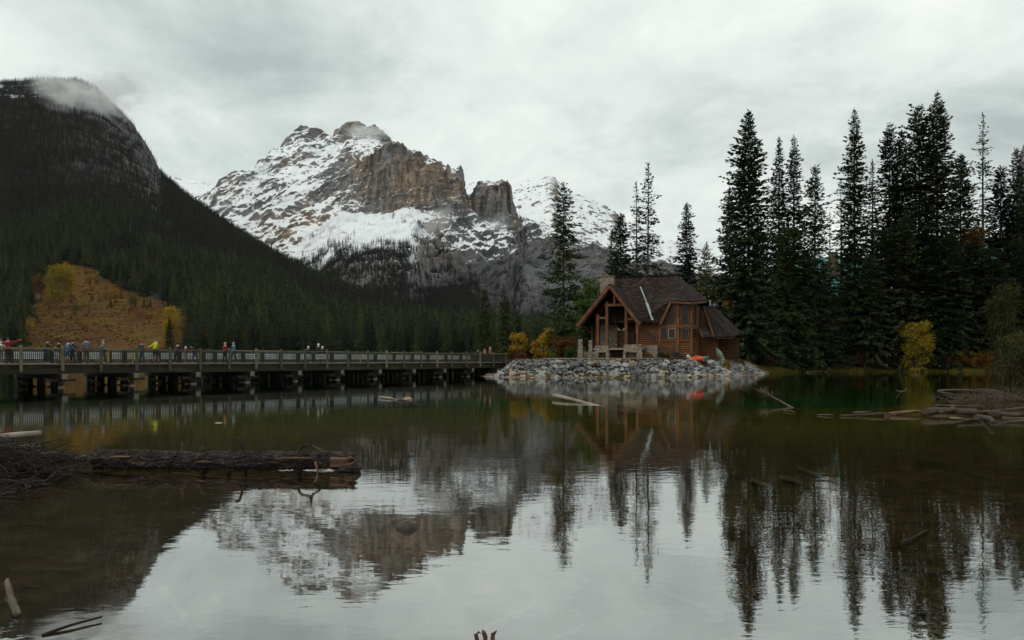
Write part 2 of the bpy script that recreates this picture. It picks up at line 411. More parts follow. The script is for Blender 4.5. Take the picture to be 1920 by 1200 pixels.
def mountain(name, st, rows, pxs, ribs, terr, snowline, seed, forest_layer=None, snow_bias=0.0, warm_fn=None, sm=9, sky_keep=0.6, label=None, tilt=-.34, apron=None):
    x, y, z, t = loft(st, rows, pxs, sm)
    n0 = grid_normals(x, y, z); steep = 1 - n0[..., 2]
    sky = len(rows) - 1
    edge = np.where(t > sky, 1, 1 - (1 - sky_keep) * np.exp(-((t - sky) / .12) ** 2))
    hi = sstep(0.15, 1.2, t)
    q = seed * 13.7
    big = ridged(x / 420 + q, y / 420, z / 700, 5, .55) - .25
    rib = ridged(x / 88 + q, y / 88, z / 480 + q, 5, .6) - .2
    fin = ridged(x / 30 + q, y / 30, z / 110 + q, 4, .6) - .2
    px0 = 960 + FPX * x / y; lf = sstep(720, 610, px0) * sstep(1.7, 2.1, t) if ribs > 50 else 0 * x      # the long left flank: diagonal ridges and smooth snow between
    gul = ridged((x - .85 * z) / 190 + q, (y + .3 * z) / 600, z / 1500, 4, .5) - .25
    amp = (ribs * big * 1.2 + ribs * (.5 + 1.3 * lf) * gul + ribs * .8 * rib * (.35 + 1.5 * steep) * (1 - .45 * lf) + ribs * .34 * fin * (.35 + 2 * steep) * (1 - .6 * lf)) * edge * hi
    y = y - amp * .85
    x = x + ribs * .25 * fbm(x / 90 + q, y / 90, z / 90, 3) * edge * hi
    z = z + amp * .22 + ribs * .18 * fbm(x / 60, y / 60 + q, z / 60, 4) * edge * hi
    # ledges of the tilted beds
    for sp_, k_ in ((74.0, .8), (27.0, .7)):
        s = (z + tilt * x + 26 * fbm(x / 240, y / 240, z / 240 + q, 4)) / sp_
        fr = s - np.floor(s); z = z + terr * (1 - .6 * lf) * sp_ * k_ * (sstep(.25, .95, fr) - fr) * (.25 + 1.1 * sstep(.15, .5, steep)) * hi * np.where(t >= sky, .3, 1)
    nrm = grid_normals(x, y, z); nz = nrm[..., 2]
    cur = blur(z, 15) - z
    snow = sstep(.40, .80, nz + .16 * fbm(x / 45, y / 45, z / 45, 4)) * .75 + np.clip(cur / 34, -.3, .32) + snow_bias - .16 * sstep(sky - 1.3, sky - .2, t) * (ribs > 50)
    snow = snow * sstep(snowline - 90, snowline + 90, z + 60 * fbm(x / 200, y / 200, z / 200 + 3, 4))
    if apron is not None: snow = snow + apron(x, y, z, t)
    me = np_mesh(name, np.stack([x, y, z], -1).reshape(-1, 3), grid_faces(*x.shape)); smooth(me)
    wood = np.zeros_like(z)
    if forest_layer is not None:
        wood = sstep(forest_layer + .15, forest_layer - .1, t + .25 * fbm(x / 120, y / 120, z / 120, 3)) * (.8 + .2 * sstep(.1, -.1, fbm(x / 60, y / 260, z / 260, 3)))
        pxx = 960 + FPX * x / y; wood = np.maximum(wood, .5 * sstep(800, 880, pxx) * sstep(1.6, 1.1, t))
        snow = snow * (1 - .7 * wood)
    warm = warm_fn(x, y, z, t) if warm_fn else 0 * z
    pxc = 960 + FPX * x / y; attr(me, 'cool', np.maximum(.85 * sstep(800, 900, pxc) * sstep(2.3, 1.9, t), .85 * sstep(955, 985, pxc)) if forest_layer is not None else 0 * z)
    attr(me, 'snow', np.clip(snow, 0, 1.2)); attr(me, 'wood', wood); attr(me, 'meadow', 0 * z); attr(me, 'warm', warm)
    me.materials.append(ROCK)
    o = link(bpy.data.objects.new(name, me)); tag(o, label, kind='structure')
    return x, y, z, t, nz, snow

# the big massif; layers: valley, top of wood, foot of the upper cliff, top of the cliff, skyline, back
def mst(px, *l):
    sk = l[-1]; knob = 26 if (528 < px < 620 or 632 < px < 724) else 9
    capb = (min(sk[0] + knob, .5 * (sk[0] + l[-2][0]) + 6), sk[1] - (70 if knob > 10 else 120) if l[-2][1] < sk[1] - 250 else (sk[1] + l[-2][1]) / 2)
    return (px, list(l[:-1]) + [capb, sk, (sk[0] + 60, sk[1] + 420)])
MASSIF = [
 mst(250, (690,1750), (600,2300), (540,2700), (470,3200), (420,3600)),
 mst(360, (690,1750), (590,2300), (520,2700), (440,3250), (392,3650)),
 mst(400, (690,1750), (585,2300), (510,2700), (420,3300), (366,3700)),
 mst(430, (690,1750), (580,2300), (500,2700), (400,3300), (338,3750)),
 mst(452, (690,1750), (575,2280), (495,2700), (385,3300), (321,3780)),
 mst(492, (690,1750), (565,2250), (478,2750), (375,3300), (313,3800)),
 mst(516, (690,1740), (560,2230), (468,2780), (362,3300), (288,3850)),
 mst(540, (690,1730), (556,2220), (458,2800), (350,3300), (262,3900)),
 mst(575, (690,1720), (552,2200), (442,2800), (350,3280), (243,3950)),
 mst(612, (690,1700), (548,2180), (428,2800), (345,3250), (256,3950)),
 mst(626, (690,1700), (546,2165), (423,2800), (340,3225), (268,3950)),
 mst(640, (690,1700), (545,2150), (418,2800), (335,3200), (246,4000)),
 mst(655, (690,1700), (543,2150), (412,2800), (325,3150), (233,4000)),
 mst(690, (690,1700), (541,2120), (408,2800), (305,3000), (240,3950)),
 mst(716, (690,1700), (541,2100), (406,2800), (293,2930), (247,3850)),
 mst(735, (690,1700), (543,2100), (404,2800), (285,2910), (272,3500)),
 mst(770, (690,1700), (548,2100), (402,2800), (290,2900), (286,3100)),
 mst(800, (690,1700), (553,2380), (401,2800), (306,2890), (300,3020)),
 mst(825, (690,1700), (552,2480), (400,2800), (322,2890), (315,3000)),
 mst(848, (690,1700), (550,2500), (402,2810), (330,2900), (322,3000)),
 mst(868, (690,1700), (550,2500), (405,2830), (343,2910), (331,2990)),
 mst(878, (690,1700), (552,2500), (408,2850), (390,3000), (374,3250)),
 mst(888, (690,1700), (554,2500), (412,2850), (392,3000), (378,3250)),
 mst(897, (690,1700), (556,2480), (418,2840), (358,2900), (348,2990)),
 mst(925, (690,1690), (560,2460), (424,2840), (352,2890), (345,2960)),
 mst(955, (690,1680), (566,2400), (428,2840), (354,2890), (345,2950)),
 mst(962, (690,1680), (570,2300), (440,2840), (415,2880), (404,2960)),
 mst(985, (690,1660), (584,2000), (500,2500), (430,2650), (416,2900)),
 mst(1030, (690,1640), (588,1980), (520,2450), (440,2620), (430,2900)),
 mst(1100, (690,1620), (592,1960), (535,2400), (462,2600), (450,2900)),
 mst(1200, (690,1600), (600,1950), (550,2380), (490,2600), (475,2900)),
 mst(1320, (690,1600), (610,1950), (570,2380), (530,2600), (512,2900)),
 mst(1500, (690,1600), (620,1950), (590,2380), (560,2600), (550,2900)),
]
def warm_m(x, y, z, t):
    px = 960 + FPX * x / y
    w = sstep(2.0, 2.3, t) * sstep(3.15, 2.9, t) * sstep(640, 720, px) + .9 * sstep(1.7, 2.0, t) * sstep(2.6, 2.2, t) * sstep(700, 560, px)
    w = w + .25 * sstep(930, 1000, px) * sstep(.3, .8, t) * sstep(1.6, 1.1, t)
    return np.clip(w * (.75 + .9 * fbm(x / 130, y / 130, z / 260, 4)), 0, 1)
def apron_m(x, y, z, t):
    px = 960 + FPX * x / y; n = fbm(x / 160, y / 160, z / 160 + 8, 4)
    a = .55 * sstep(1.10, 1.35, t + .2 * n) * sstep(2.02, 1.9, t) * sstep(520, 580, px) * sstep(815, 770, px)          # snowfield under the brown cliff
    a = a + .22 * sstep(2.1, 2.5, t) * sstep(680, 560, px) + .26 * n * (t > 2) + .20 * sstep(965, 1000, px) * sstep(2.0, 2.8, t)
    return a - .22 * sstep(2.0, 2.15, t) * sstep(3.0, 2.9, t) * sstep(660, 720, px)
MX = mountain('mountain', MASSIF, [24, 90, 110, 110, 32, 10], np.linspace(290, 1420, 760), 62, 1.0, 330, 1, forest_layer=.92, snow_bias=.16, warm_fn=warm_m, apron=apron_m)
BACK = [mst(px, (690, 3600), (min(py + 105, 600), 3900), (py + 50, 4400), (py + 14, 4800), (py, 5100)) for px, py in
        [(780, 372), (850, 352), (880, 346), (915, 341), (955, 346), (990, 339), (1015, 336), (1030, 329), (1040, 336), (1050, 350), (1075, 362), (1120, 381), (1150, 397),
         (1165, 415), (1200, 428), (1240, 449), (1290, 462), (1340, 480), (1420, 505), (1560, 540)]]
mountain('mountain_behind', BACK, [8, 50, 70, 42, 14, 6], np.linspace(800, 1500, 320), 44, .8, 330, 2, snow_bias=.22, sm=5)
FARL = [mst(px, (690, 4200), (py + 70, 4900), (py + 35, 5300), (py + 12, 5600), (py, 5800)) for px, py in
        [(180, 360), (300, 340), (335, 334), (352, 337), (372, 340), (392, 347), (420, 352), (470, 345), (540, 350)]]
mountain('mountain_far', FARL, [4, 20, 34, 34, 12, 6], np.linspace(280, 500, 150), 34, .7, 330, 3, snow_bias=.26, sm=5)
RIGHTM = [mst(px, (690, 900), (py + 250, 1300), (py + 120, 1700), (py + 30, 1900), (py, 2000)) for px, py in
        [(1800, 560), (1860, 500), (1885, 420), (1897, 340), (1906, 290), (1915, 268), (1940, 252), (2010, 240), (2100, 250), (2300, 300)]]
mountain('mountain_beyond_trees', RIGHTM, [4, 20, 30, 30, 12, 6], np.linspace(1800, 2300, 120), 34, .7, 560, 5, snow_bias=-.1, sm=5)

# the wooded hill on the left; layers: under the shore, foot, middle, upper wood, skyline, back
MEADOW = [(40, 668), (48, 610), (62, 555), (95, 520), (140, 498), (180, 512), (230, 543), (280, 560), (318, 572), (342, 600), (338, 668)]
def hst(px, l1, l2, l3, sk):
    return (px, [(686, 415), (674, 430), l1, l2, l3, sk, (sk[0] + 90, sk[1] + 700)])
HILL = [hst(-420, (560,760), (400,1300), (260,1850), (190,2300)), hst(-200, (560,760), (395,1300), (250,1850), (170,2300)),
 hst(0, (560,760), (390,1300), (240,1850), (156,2300)), hst(80, (555,780), (390,1300), (225,1900), (150,2350)),
 hst(150, (552,780), (392,1300), (230,1900), (152,2350)), hst(185, (552,780), (395,1300), (240,1900), (168,2330)),
 hst(205, (552,780), (400,1300), (252,1900), (188,2300)), hst(240, (553,780), (406,1300), (276,1900), (220,2250)),
 hst(270, (556,770), (415,1300), (305,1880), (262,2200)), hst(292, (558,760), (424,1300), (338,1850), (300,2130)),
 hst(305, (560,760), (432,1300), (358,1830), (326,2080)), hst(350, (575,740), (470,1200), (396,1700), (368,1980)),
 hst(420, (592,700), (506,1100), (436,1550), (417,1830)), hst(500, (608,680), (545,1000), (488,1380), (471,1640)),
 hst(600, (625,680), (574,950), (540,1230), (526,1430)), hst(700, (636,670), (603,900), (578,1120), (567,1280)),
 hst(800, (645,660), (622,850), (604,1000), (597,1130)), hst(900, (652,650), (638,780), (627,890), (619,980)),
 hst(1000, (657,640), (648,740), (640,810), (634,880)), hst(1100, (662,620), (656,700), (650,760), (646,800)), hst(1250, (668,600), (664,660), (661,700), (660,730))]
def inside_px(px, py, poly):
    return poly_sd(px, py, [(float(a), float(b)) for a, b in poly])
def build_hill():
    x, y, z, t = loft(HILL, [6, 46, 60, 60, 60, 8], np.linspace(-300, 1240, 480), 9)
    sky = 5; edge = np.where(t > sky, 1, 1 - .75 * np.exp(-((t - sky) / .15) ** 2)); hi = sstep(1.0, 1.8, t)
    n0 = grid_normals(x, y, z); steep = 1 - n0[..., 2]
    rib = ridged(x / 260 + 4, y / 260, z / 400, 5) - .3; fin = ridged(x / 60, y / 60 + 7, z / 130, 4) - .3
    px = 960 + FPX * x / y; py = HZ - (z - CAMH) / y * FPX
    crag = sstep(2.9, 3.4, t) * sstep(5.2, 4.9, t) * sstep(60, 230, px) * sstep(325, 300, px)
    vr = ridged(x / 45 + 3, y / 45, z / 260, 5, .6) - .3
    y = y - (22 * rib + 14 * fin * (.3 + 2 * steep) + 16 * fin * crag + 22 * vr * crag) * edge * hi
    z = z + (7 * fbm(x / 70, y / 70, z / 70, 4) + 6 * rib) * edge * hi + 1.2 * fbm(x / 22, y / 22, 0 * x, 4) * sstep(.9, 1.2, t)
    s = (z + .1 * x) / 26.0; fr = s - np.floor(s); z = z + 6 * (sstep(.3, .9, fr) - fr) * crag * edge
    md = sstep(-7, 9, inside_px(px, py, MEADOW) + 20 * fbm(x / 45, y / 45, 0 * x, 4))
    me = np_mesh('wooded_hill', np.stack([x, y, z], -1).reshape(-1, 3), grid_faces(*x.shape)); smooth(me)
    nz = grid_normals(x, y, z)[..., 2]
    rocky = np.clip(crag * sstep(.86, .62, nz + .1 * fbm(x / 50, y / 50, z / 50, 4)) * 1.3, 0, 1)
    snow = .62 * sstep(620, 760, z) * sstep(.6, .85, nz) * sstep(-.1, .3, fbm(x / 60, y / 60, z / 30, 4))
    attr(me, 'cool', .6 * rocky); attr(me, 'snow', snow); attr(me, 'wood', 1 - .6 * rocky); attr(me, 'meadow', md); attr(me, 'warm', .25 * rocky)
    me.materials.append(ROCK)
    tag(link(bpy.data.objects.new('wooded_hill', me)), kind='structure')
    return x, y, z, t, px, py, md, crag, rocky
HX = build_hill()
# ------------------------------------------------------------------ vegetation
def leaf_mat(name, c1, c2, c3, scale=.7, rand=.5, trans=.25):
    m = pmat(name, c1, c2, scale, .75, 0, c3=c3, lo=.25, hi=.75, rand=rand, spec=.15)
    nt = m.node_tree; b = nt.nodes['Principled BSDF']; N = nt.nodes.new; L = nt.links.new
    tl = N('ShaderNodeBsdfTranslucent'); mx = N('ShaderNodeMixShader'); mx.inputs[0].default_value = trans
    src = b.inputs['Base Color'].links[0].from_socket
    L(src, tl.inputs[0]); L(b.outputs[0], mx.inputs[1]); L(tl.outputs[0], mx.inputs[2])
    L(mx.outputs[0], nt.nodes['Material Output'].inputs['Surface'])
    return m
NEEDLE = leaf_mat('spruce_needles', (.016, .030, .012), (.056, .080, .027), (.032, .050, .019), .55)
NEEDLE_D = leaf_mat('dark_spruce_needles', (.015, .026, .012), (.054, .070, .027), (.032, .046, .019), .55)
NEEDLE_Y = leaf_mat('larch_like_needles', (.045, .055, .016), (.12, .115, .028), (.075, .082, .02), .5)
FARNEEDLE = leaf_mat('forest_needles', (.014, .027, .013), (.056, .076, .027), (.030, .046, .018), .06, rand=1.1)
FARDARK = leaf_mat('dark_forest_needles', (.010, .022, .014), (.034, .052, .028), (.020, .034, .020), .06, rand=1.0)
FAROLIVE = leaf_mat('olive_forest_needles', (.040, .055, .016), (.10, .11, .034), (.066, .08, .024), .06, rand=1.0)
HIGHNEEDLE = leaf_mat('high_forest_needles', (.009, .014, .009), (.033, .036, .021), (.018, .023, .014), .06, rand=.9)
GOLD = leaf_mat('golden_leaves', (.22, .12, .012), (.44, .29, .026), (.33, .205, .017), 1.2, rand=.3)
OCHRE = leaf_mat('ochre_leaves', (.10, .045, .012), (.22, .12, .022), (.16, .08, .016), 1.0, rand=.4)
LEAFG = leaf_mat('green_leaves', (.03, .065, .012), (.09, .14, .028), (.055, .10, .018), .8, rand=.3)
OLIVE = leaf_mat('olive_leaves', (.028, .028, .010), (.085, .08, .020), (.05, .05, .014), .8, rand=.3)
RUST = leaf_mat('rust_shrub_leaves', (.06, .022, .012), (.15, .065, .028), (.10, .042, .018), 1.2, rand=.4)
BARK = pmat('conifer_bark', (.045, .032, .024), (.11, .085, .066), 4, .9, .7, stretch=(1, 1, .25))
BARKP = pmat('pale_bark', (.20, .18, .15), (.38, .35, .30), 5, .85, .5, stretch=(1, 1, .3))

def diamonds(p, d, s, ln, wd, bend=0.0):
    """leaf-sized diamond faces at p along d with side s"""
    n = len(p); ln = ln[:, None]; wd = wd[:, None]
    mid = p + d * ln * .45; nrm = np.cross(d, s)
    V = np.stack([p, mid + s * wd + nrm * bend * ln, p + d * ln, mid - s * wd + nrm * bend * ln], 1).reshape(-1, 3)
    F = np.arange(4 * n).reshape(-1, 4)
    return V, F
def spruce(seed, H, Rad, base=.06, whorl=.38, nb=6, droop=.35, dens=1.0, power=.8, spray=.5, step=.135, ragged=.35, gaps=0.0, lean=0.0):
    """numpy crown (V, F) and trunk builder for one conifer"""
    g = np.random.RandomState(seed)
    P = []; D = []; Ln = []
    z = base * H; nzs = []
    lob = g.uniform(.75, 1.15, 24)
    while z < H * .992:
        t = (z - base * H) / (H * (1 - base))
        prof = Rad * ((1 - t) ** power) * min(1, .55 + t * 5) * np.interp(t * 23, np.arange(24), lob) + .10
        step_z = whorl * (1.25 - .7 * t) * g.uniform(.6, 1.4)
        n = max(3, int(round(nb * g.uniform(.7, 1.3) * (1 - .35 * t))))
        if g.rand() < gaps: n = max(1, n // 3)
        az0 = g.uniform(0, 6.28)
        for k in range(n):
            az = az0 + 6.283 * k / n + g.uniform(-.4, .4)
            L = prof * (1 + ragged * g.uniform(-1.2, .75)) * (1 + .22 * math.sin(3 * az + 9 * t + seed))
            if L < .06: continue
            el = -droop * (1 - t) ** .7 + .55 * t ** 2.5 + g.uniform(-.22, .2)
            m = max(2, int(L / step * dens * (1.0 if L > 1 else 1.4)))
            s = np.sort(g.uniform(.08, 1.0, m)) ** .8
            h = np.array([math.cos(az), math.sin(az)])
            r = L * s
            zz = z + r * math.tan(el) + .18 * L * (s ** 2) * (1 - t) + g.normal(0, .03 + .04 * min(L, 1.5) * (.3 + s), m)
            p = np.stack([h[0] * r, h[1] * r, zz], 1)
            sg = np.where(g.rand(m) < .5, -1, 1) * g.uniform(.25, 1.25, m) * (s < .95)
            aa = az + sg
            dd = np.stack([np.cos(aa), np.sin(aa), np.full(m, math.tan(el) * .6) - g.uniform(0, .75, m) * (1 - t * .7) + .3 * t], 1)
            P.append(p); D.append(dd); Ln.append(spray * g.uniform(.55, 1.25, m) * min(1, .35 + .4 * L))
        z += step_z
    # leader
    m = 12; zz = np.linspace(H * .955, H, m); aa = g.uniform(0, 6.28, m)
    P.append(np.stack([0 * zz, 0 * zz, zz], 1)); D.append(np.stack([np.cos(aa) * .5, np.sin(aa) * .5, np.full(m, .9)], 1)); Ln.append(np.full(m, min(spray, .35)))
    P = np.concatenate(P); D = np.concatenate(D); Ln = np.concatenate(Ln)
    D /= np.linalg.norm(D, axis=1)[:, None]
    up = np.stack([g.normal(0, .7, len(P)), g.normal(0, .7, len(P)), np.ones(len(P))], 1)
    S = np.cross(D, up); S /= np.linalg.norm(S, axis=1)[:, None] + 1e-9
    V, F = diamonds(P, D, S, Ln, Ln * g.uniform(.20, .40, len(P)), -.06)
    V[:, 0] += lean * (V[:, 2] / H) ** 2 * H
    tr = MB(); pts = [(lean * (q ** 2) * H + .05 * math.sin(7 * q + seed), .04 * math.cos(5 * q + seed), q * H) for q in np.linspace(0, .97, 12)]
    r0 = H * .0078 + .03
    tr.tube(pts, [r0 * (1 - q) ** .85 + .015 + (.35 * r0 if q == 0 else 0) for q in np.linspace(0, .97, 12)], 8)
    if H > 9:                                        # some dead limbs and the bare inner branches
        for k in range(int(H * 1.6)):
            zb = g.uniform(max(.03, base - .06), .9) * H; t = max(0, (zb - base * H) / (H * (1 - base)))
            az = g.uniform(0, 6.28); L = Rad * (1 - t) ** power * g.uniform(.3, .8)
            q = zb / H; o = np.array([lean * q * q * H, 0, zb])
            tr.tube([o, o + np.array([math.cos(az) * L * .5, math.sin(az) * L * .5, -.1 * L]), o + np.array([math.cos(az) * L, math.sin(az) * L, -.12 * L])], [.045, .03, .008], 4)
    return V, F, tr
def conifer_meshes(seed, mat, **kw):
    V, F, tr = spruce(seed, **kw)
    c = np_mesh('crown', V, F); c.materials.append(mat)
    return c, tr.mesh('trunk', BARK)
def place_tree(name, meshes, loc, scale, rz, label, cat='tree', group=None):
    r = empty(name, loc, rz); r.scale = (scale,) * 3 if not hasattr(scale, '__len__') else scale
    c = link(bpy.data.objects.new('crown', meshes[0]), r); t = link(bpy.data.objects.new('trunk', meshes[1]), r)
    tag(r, label, cat, group); return r

def leafy(seed, H, Rx, n=2600, leaf=.16, blobs=14, stems=4, low=.12, top=.55, flat=1.0):
    """broadleaf bush or small tree: leaf faces spread through overlapping clumps, on forked stems"""
    g = np.random.RandomState(seed); C = []; tr = MB()
    tips = []
    for k in range(stems):
        a = 6.28 * k / stems + g.uniform(-.5, .5); sp = Rx * g.uniform(.15, .5); hh = H * g.uniform(.6, .92)
        b0 = np.array([math.cos(a) * .08 * Rx, math.sin(a) * .08 * Rx, 0]); e = np.array([math.cos(a) * sp, math.sin(a) * sp, hh])
        mid = (b0 + e) / 2 + g.normal(0, .05 * H, 3) * np.array([1, 1, .2])
        rr = .010 * H + .012
        tr.tube([b0, (b0 + mid) / 2, mid, (mid + e) / 2, e], [rr, rr * .8, rr * .6, rr * .4, rr * .15], 6)
        for j in range(5):
            q = g.uniform(.3, .95); o = b0 * (1 - q) + e * q; a2 = g.uniform(0, 6.28); ll = Rx * g.uniform(.3, .7) * (1.1 - q * .5)
            t2 = o + np.array([math.cos(a2) * ll, math.sin(a2) * ll, ll * g.uniform(.2, .9)])
            tr.tube([o, (o + t2) / 2 + g.normal(0, .03 * H, 3), t2], [rr * .4, rr * .25, rr * .08], 4); tips.append(t2)
    for k in range(blobs):
        q = g.uniform(low, .95); w = Rx * (1 - ((q - (low + .35)) / (1.05 - low)) ** 2 * top) * g.uniform(.2, .72); a = g.uniform(0, 6.28)
        C.append([math.cos(a) * w, math.sin(a) * w * flat, q * H, Rx * g.uniform(.25, .45)])
    C += [[*t, Rx * .25] for t in tips if t[2] < H * 1.02]
    C = np.array(C); w = C[:, 3] ** 2; idx = g.choice(len(C), n, p=w / w.sum())
    d = g.normal(size=(n, 3)); d /= np.linalg.norm(d, axis=1)[:, None]
    P = C[idx, :3] + d * (C[idx, 3] * g.uniform(.35, 1.08, n) ** .6)[:, None] * np.array([1, flat, .85])
    P = P[P[:, 2] > .02]; n = len(P)
    D = g.normal(size=(n, 3)) + np.array([0, 0, -.3]); D /= np.linalg.norm(D, axis=1)[:, None]
    S = np.cross(D, g.normal(size=(n, 3))); S /= np.linalg.norm(S, axis=1)[:, None] + 1e-9
    ln = leaf * g.uniform(.6, 1.4, n)
    V, F = diamonds(P, D, S, ln, ln * .36, .05)
    return V, F, tr
def leafy_meshes(seed, mat, bark=BARK, **kw):
    V, F, tr = leafy(seed, **kw); c = np_mesh('foliage', V, F); c.materials.append(mat); return c, tr.mesh('stem', bark)
def place_bush(name, meshes, loc, scale, rz, label, cat='bush', group=None):
    r = empty(name, loc, rz); r.scale = (scale,) * 3
    link(bpy.data.objects.new('foliage', meshes[0]), r); link(bpy.data.objects.new('stem', meshes[1]), r)
    return tag(r, label, cat, group)

# ---- forest on the hill and on the mountain
def merged_tree(seed, mat, **kw):
    V, F, tr = spruce(seed, **kw); me = bpy.data.meshes.new('conifer')
    nv = len(V)
    vs = [tuple(v) for v in V] + tr.v; fs = [tuple(f) for f in F] + [tuple(i + nv for i in f) for f in tr.f]
    me.from_pydata(vs, [], fs); me.materials.append(mat); me.materials.append(BARK)
    mi = np.zeros(len(fs), np.int32); mi[len(F):] = 1; me.polygons.foreach_set('material_index', mi); me.update()
    return me
LOWTREES = [bpy.data.objects.new('forest_conifer_source', merged_tree(100 + k, [FARNEEDLE, FARNEEDLE, FARDARK, FARNEEDLE, FAROLIVE][k], H=8.9, Rad=[1.2, 1.45, 1.0, 1.65, 1.25][k], base=[.04, .08, .06, .02, .14][k], whorl=.36, nb=8, spray=.62, step=.22, droop=.4, power=.85)) for k in range(5)]
HIGHTREES = [bpy.data.objects.new('high_conifer_source', merged_tree(120 + k, HIGHNEEDLE, H=8.9, Rad=[.95, 1.2, .8][k], base=.03, whorl=.5, nb=7, spray=.8, step=.32, droop=.4, power=.8)) for k in range(3)]
def scatter(name, pts, scl, idx, sources, label):
    me = bpy.data.meshes.new(name); me.vertices.add(len(pts)); me.vertices.foreach_set('co', np.ascontiguousarray(pts, np.float32).ravel())
    attr(me, 'scl', scl); g = np.random.RandomState(3); attr(me, 'rot', g.uniform(0, 6.28, len(pts)))
    a = me.attributes.new('idx', 'INT', 'POINT'); a.data.foreach_set('value', np.ascontiguousarray(idx, np.int32))
    o = link(bpy.data.objects.new(name, me)); tag(o, label, kind='stuff')
    ng = bpy.data.node_groups.new(name, 'GeometryNodeTree')
    ng.interface.new_socket('Geometry', in_out='INPUT', socket_type='NodeSocketGeometry'); ng.interface.new_socket('Geometry', in_out='OUTPUT', socket_type='NodeSocketGeometry')
    N = ng.nodes.new; L = ng.links.new
    gi = N('NodeGroupInput'); go = N('NodeGroupOutput'); ip = N('GeometryNodeInstanceOnPoints'); jo = N('GeometryNodeJoinGeometry')
    for s in reversed(sources):
        oi = N('GeometryNodeObjectInfo'); oi.inputs['Object'].default_value = s; oi.inputs['As Instance'].default_value = True; L(oi.outputs['Geometry'], jo.inputs[0])
    def na(n, t):
        k = N('GeometryNodeInputNamedAttribute'); k.data_type = t; k.inputs['Name'].default_value = n; return k.outputs[0]
    cx = N('ShaderNodeCombineXYZ'); L(na('rot', 'FLOAT'), cx.inputs[2])
    ip.inputs['Pick Instance'].default_value = True
    L(gi.outputs[0], ip.inputs['Points']); L(jo.outputs[0], ip.inputs['Instance']); L(na('idx', 'INT'), ip.inputs['Instance Index'])
    L(cx.outputs[0], ip.inputs['Rotation']); L(na('scl', 'FLOAT'), ip.inputs['Scale']); L(ip.outputs[0], go.inputs[0])
    md = o.modifiers.new('scatter', 'NODES'); md.node_group = ng
    return o
def sample_grid(x, y, z, t, n, lo, hi, g):
    """n random points on the mesh, even per square metre, within layers lo..hi"""
    P = np.stack([x, y, z], -1); a = np.linalg.norm(np.cross(P[1:, :-1] - P[:-1, :-1], P[:-1, 1:] - P[:-1, :-1]), axis=-1)
    a = a * ((t[:-1, :-1] >= lo) & (t[:-1, :-1] < hi)); p = a.ravel() / a.sum()
    c = g.choice(a.size, n, p=p); i, j = np.divmod(c, a.shape[1]); u = g.rand(n)[:, None]; v = g.rand(n)[:, None]
    return (P[i, j] * (1 - u) + P[i + 1, j] * u) * (1 - v) + (P[i, j + 1] * (1 - u) + P[i + 1, j + 1] * u) * v, i, j
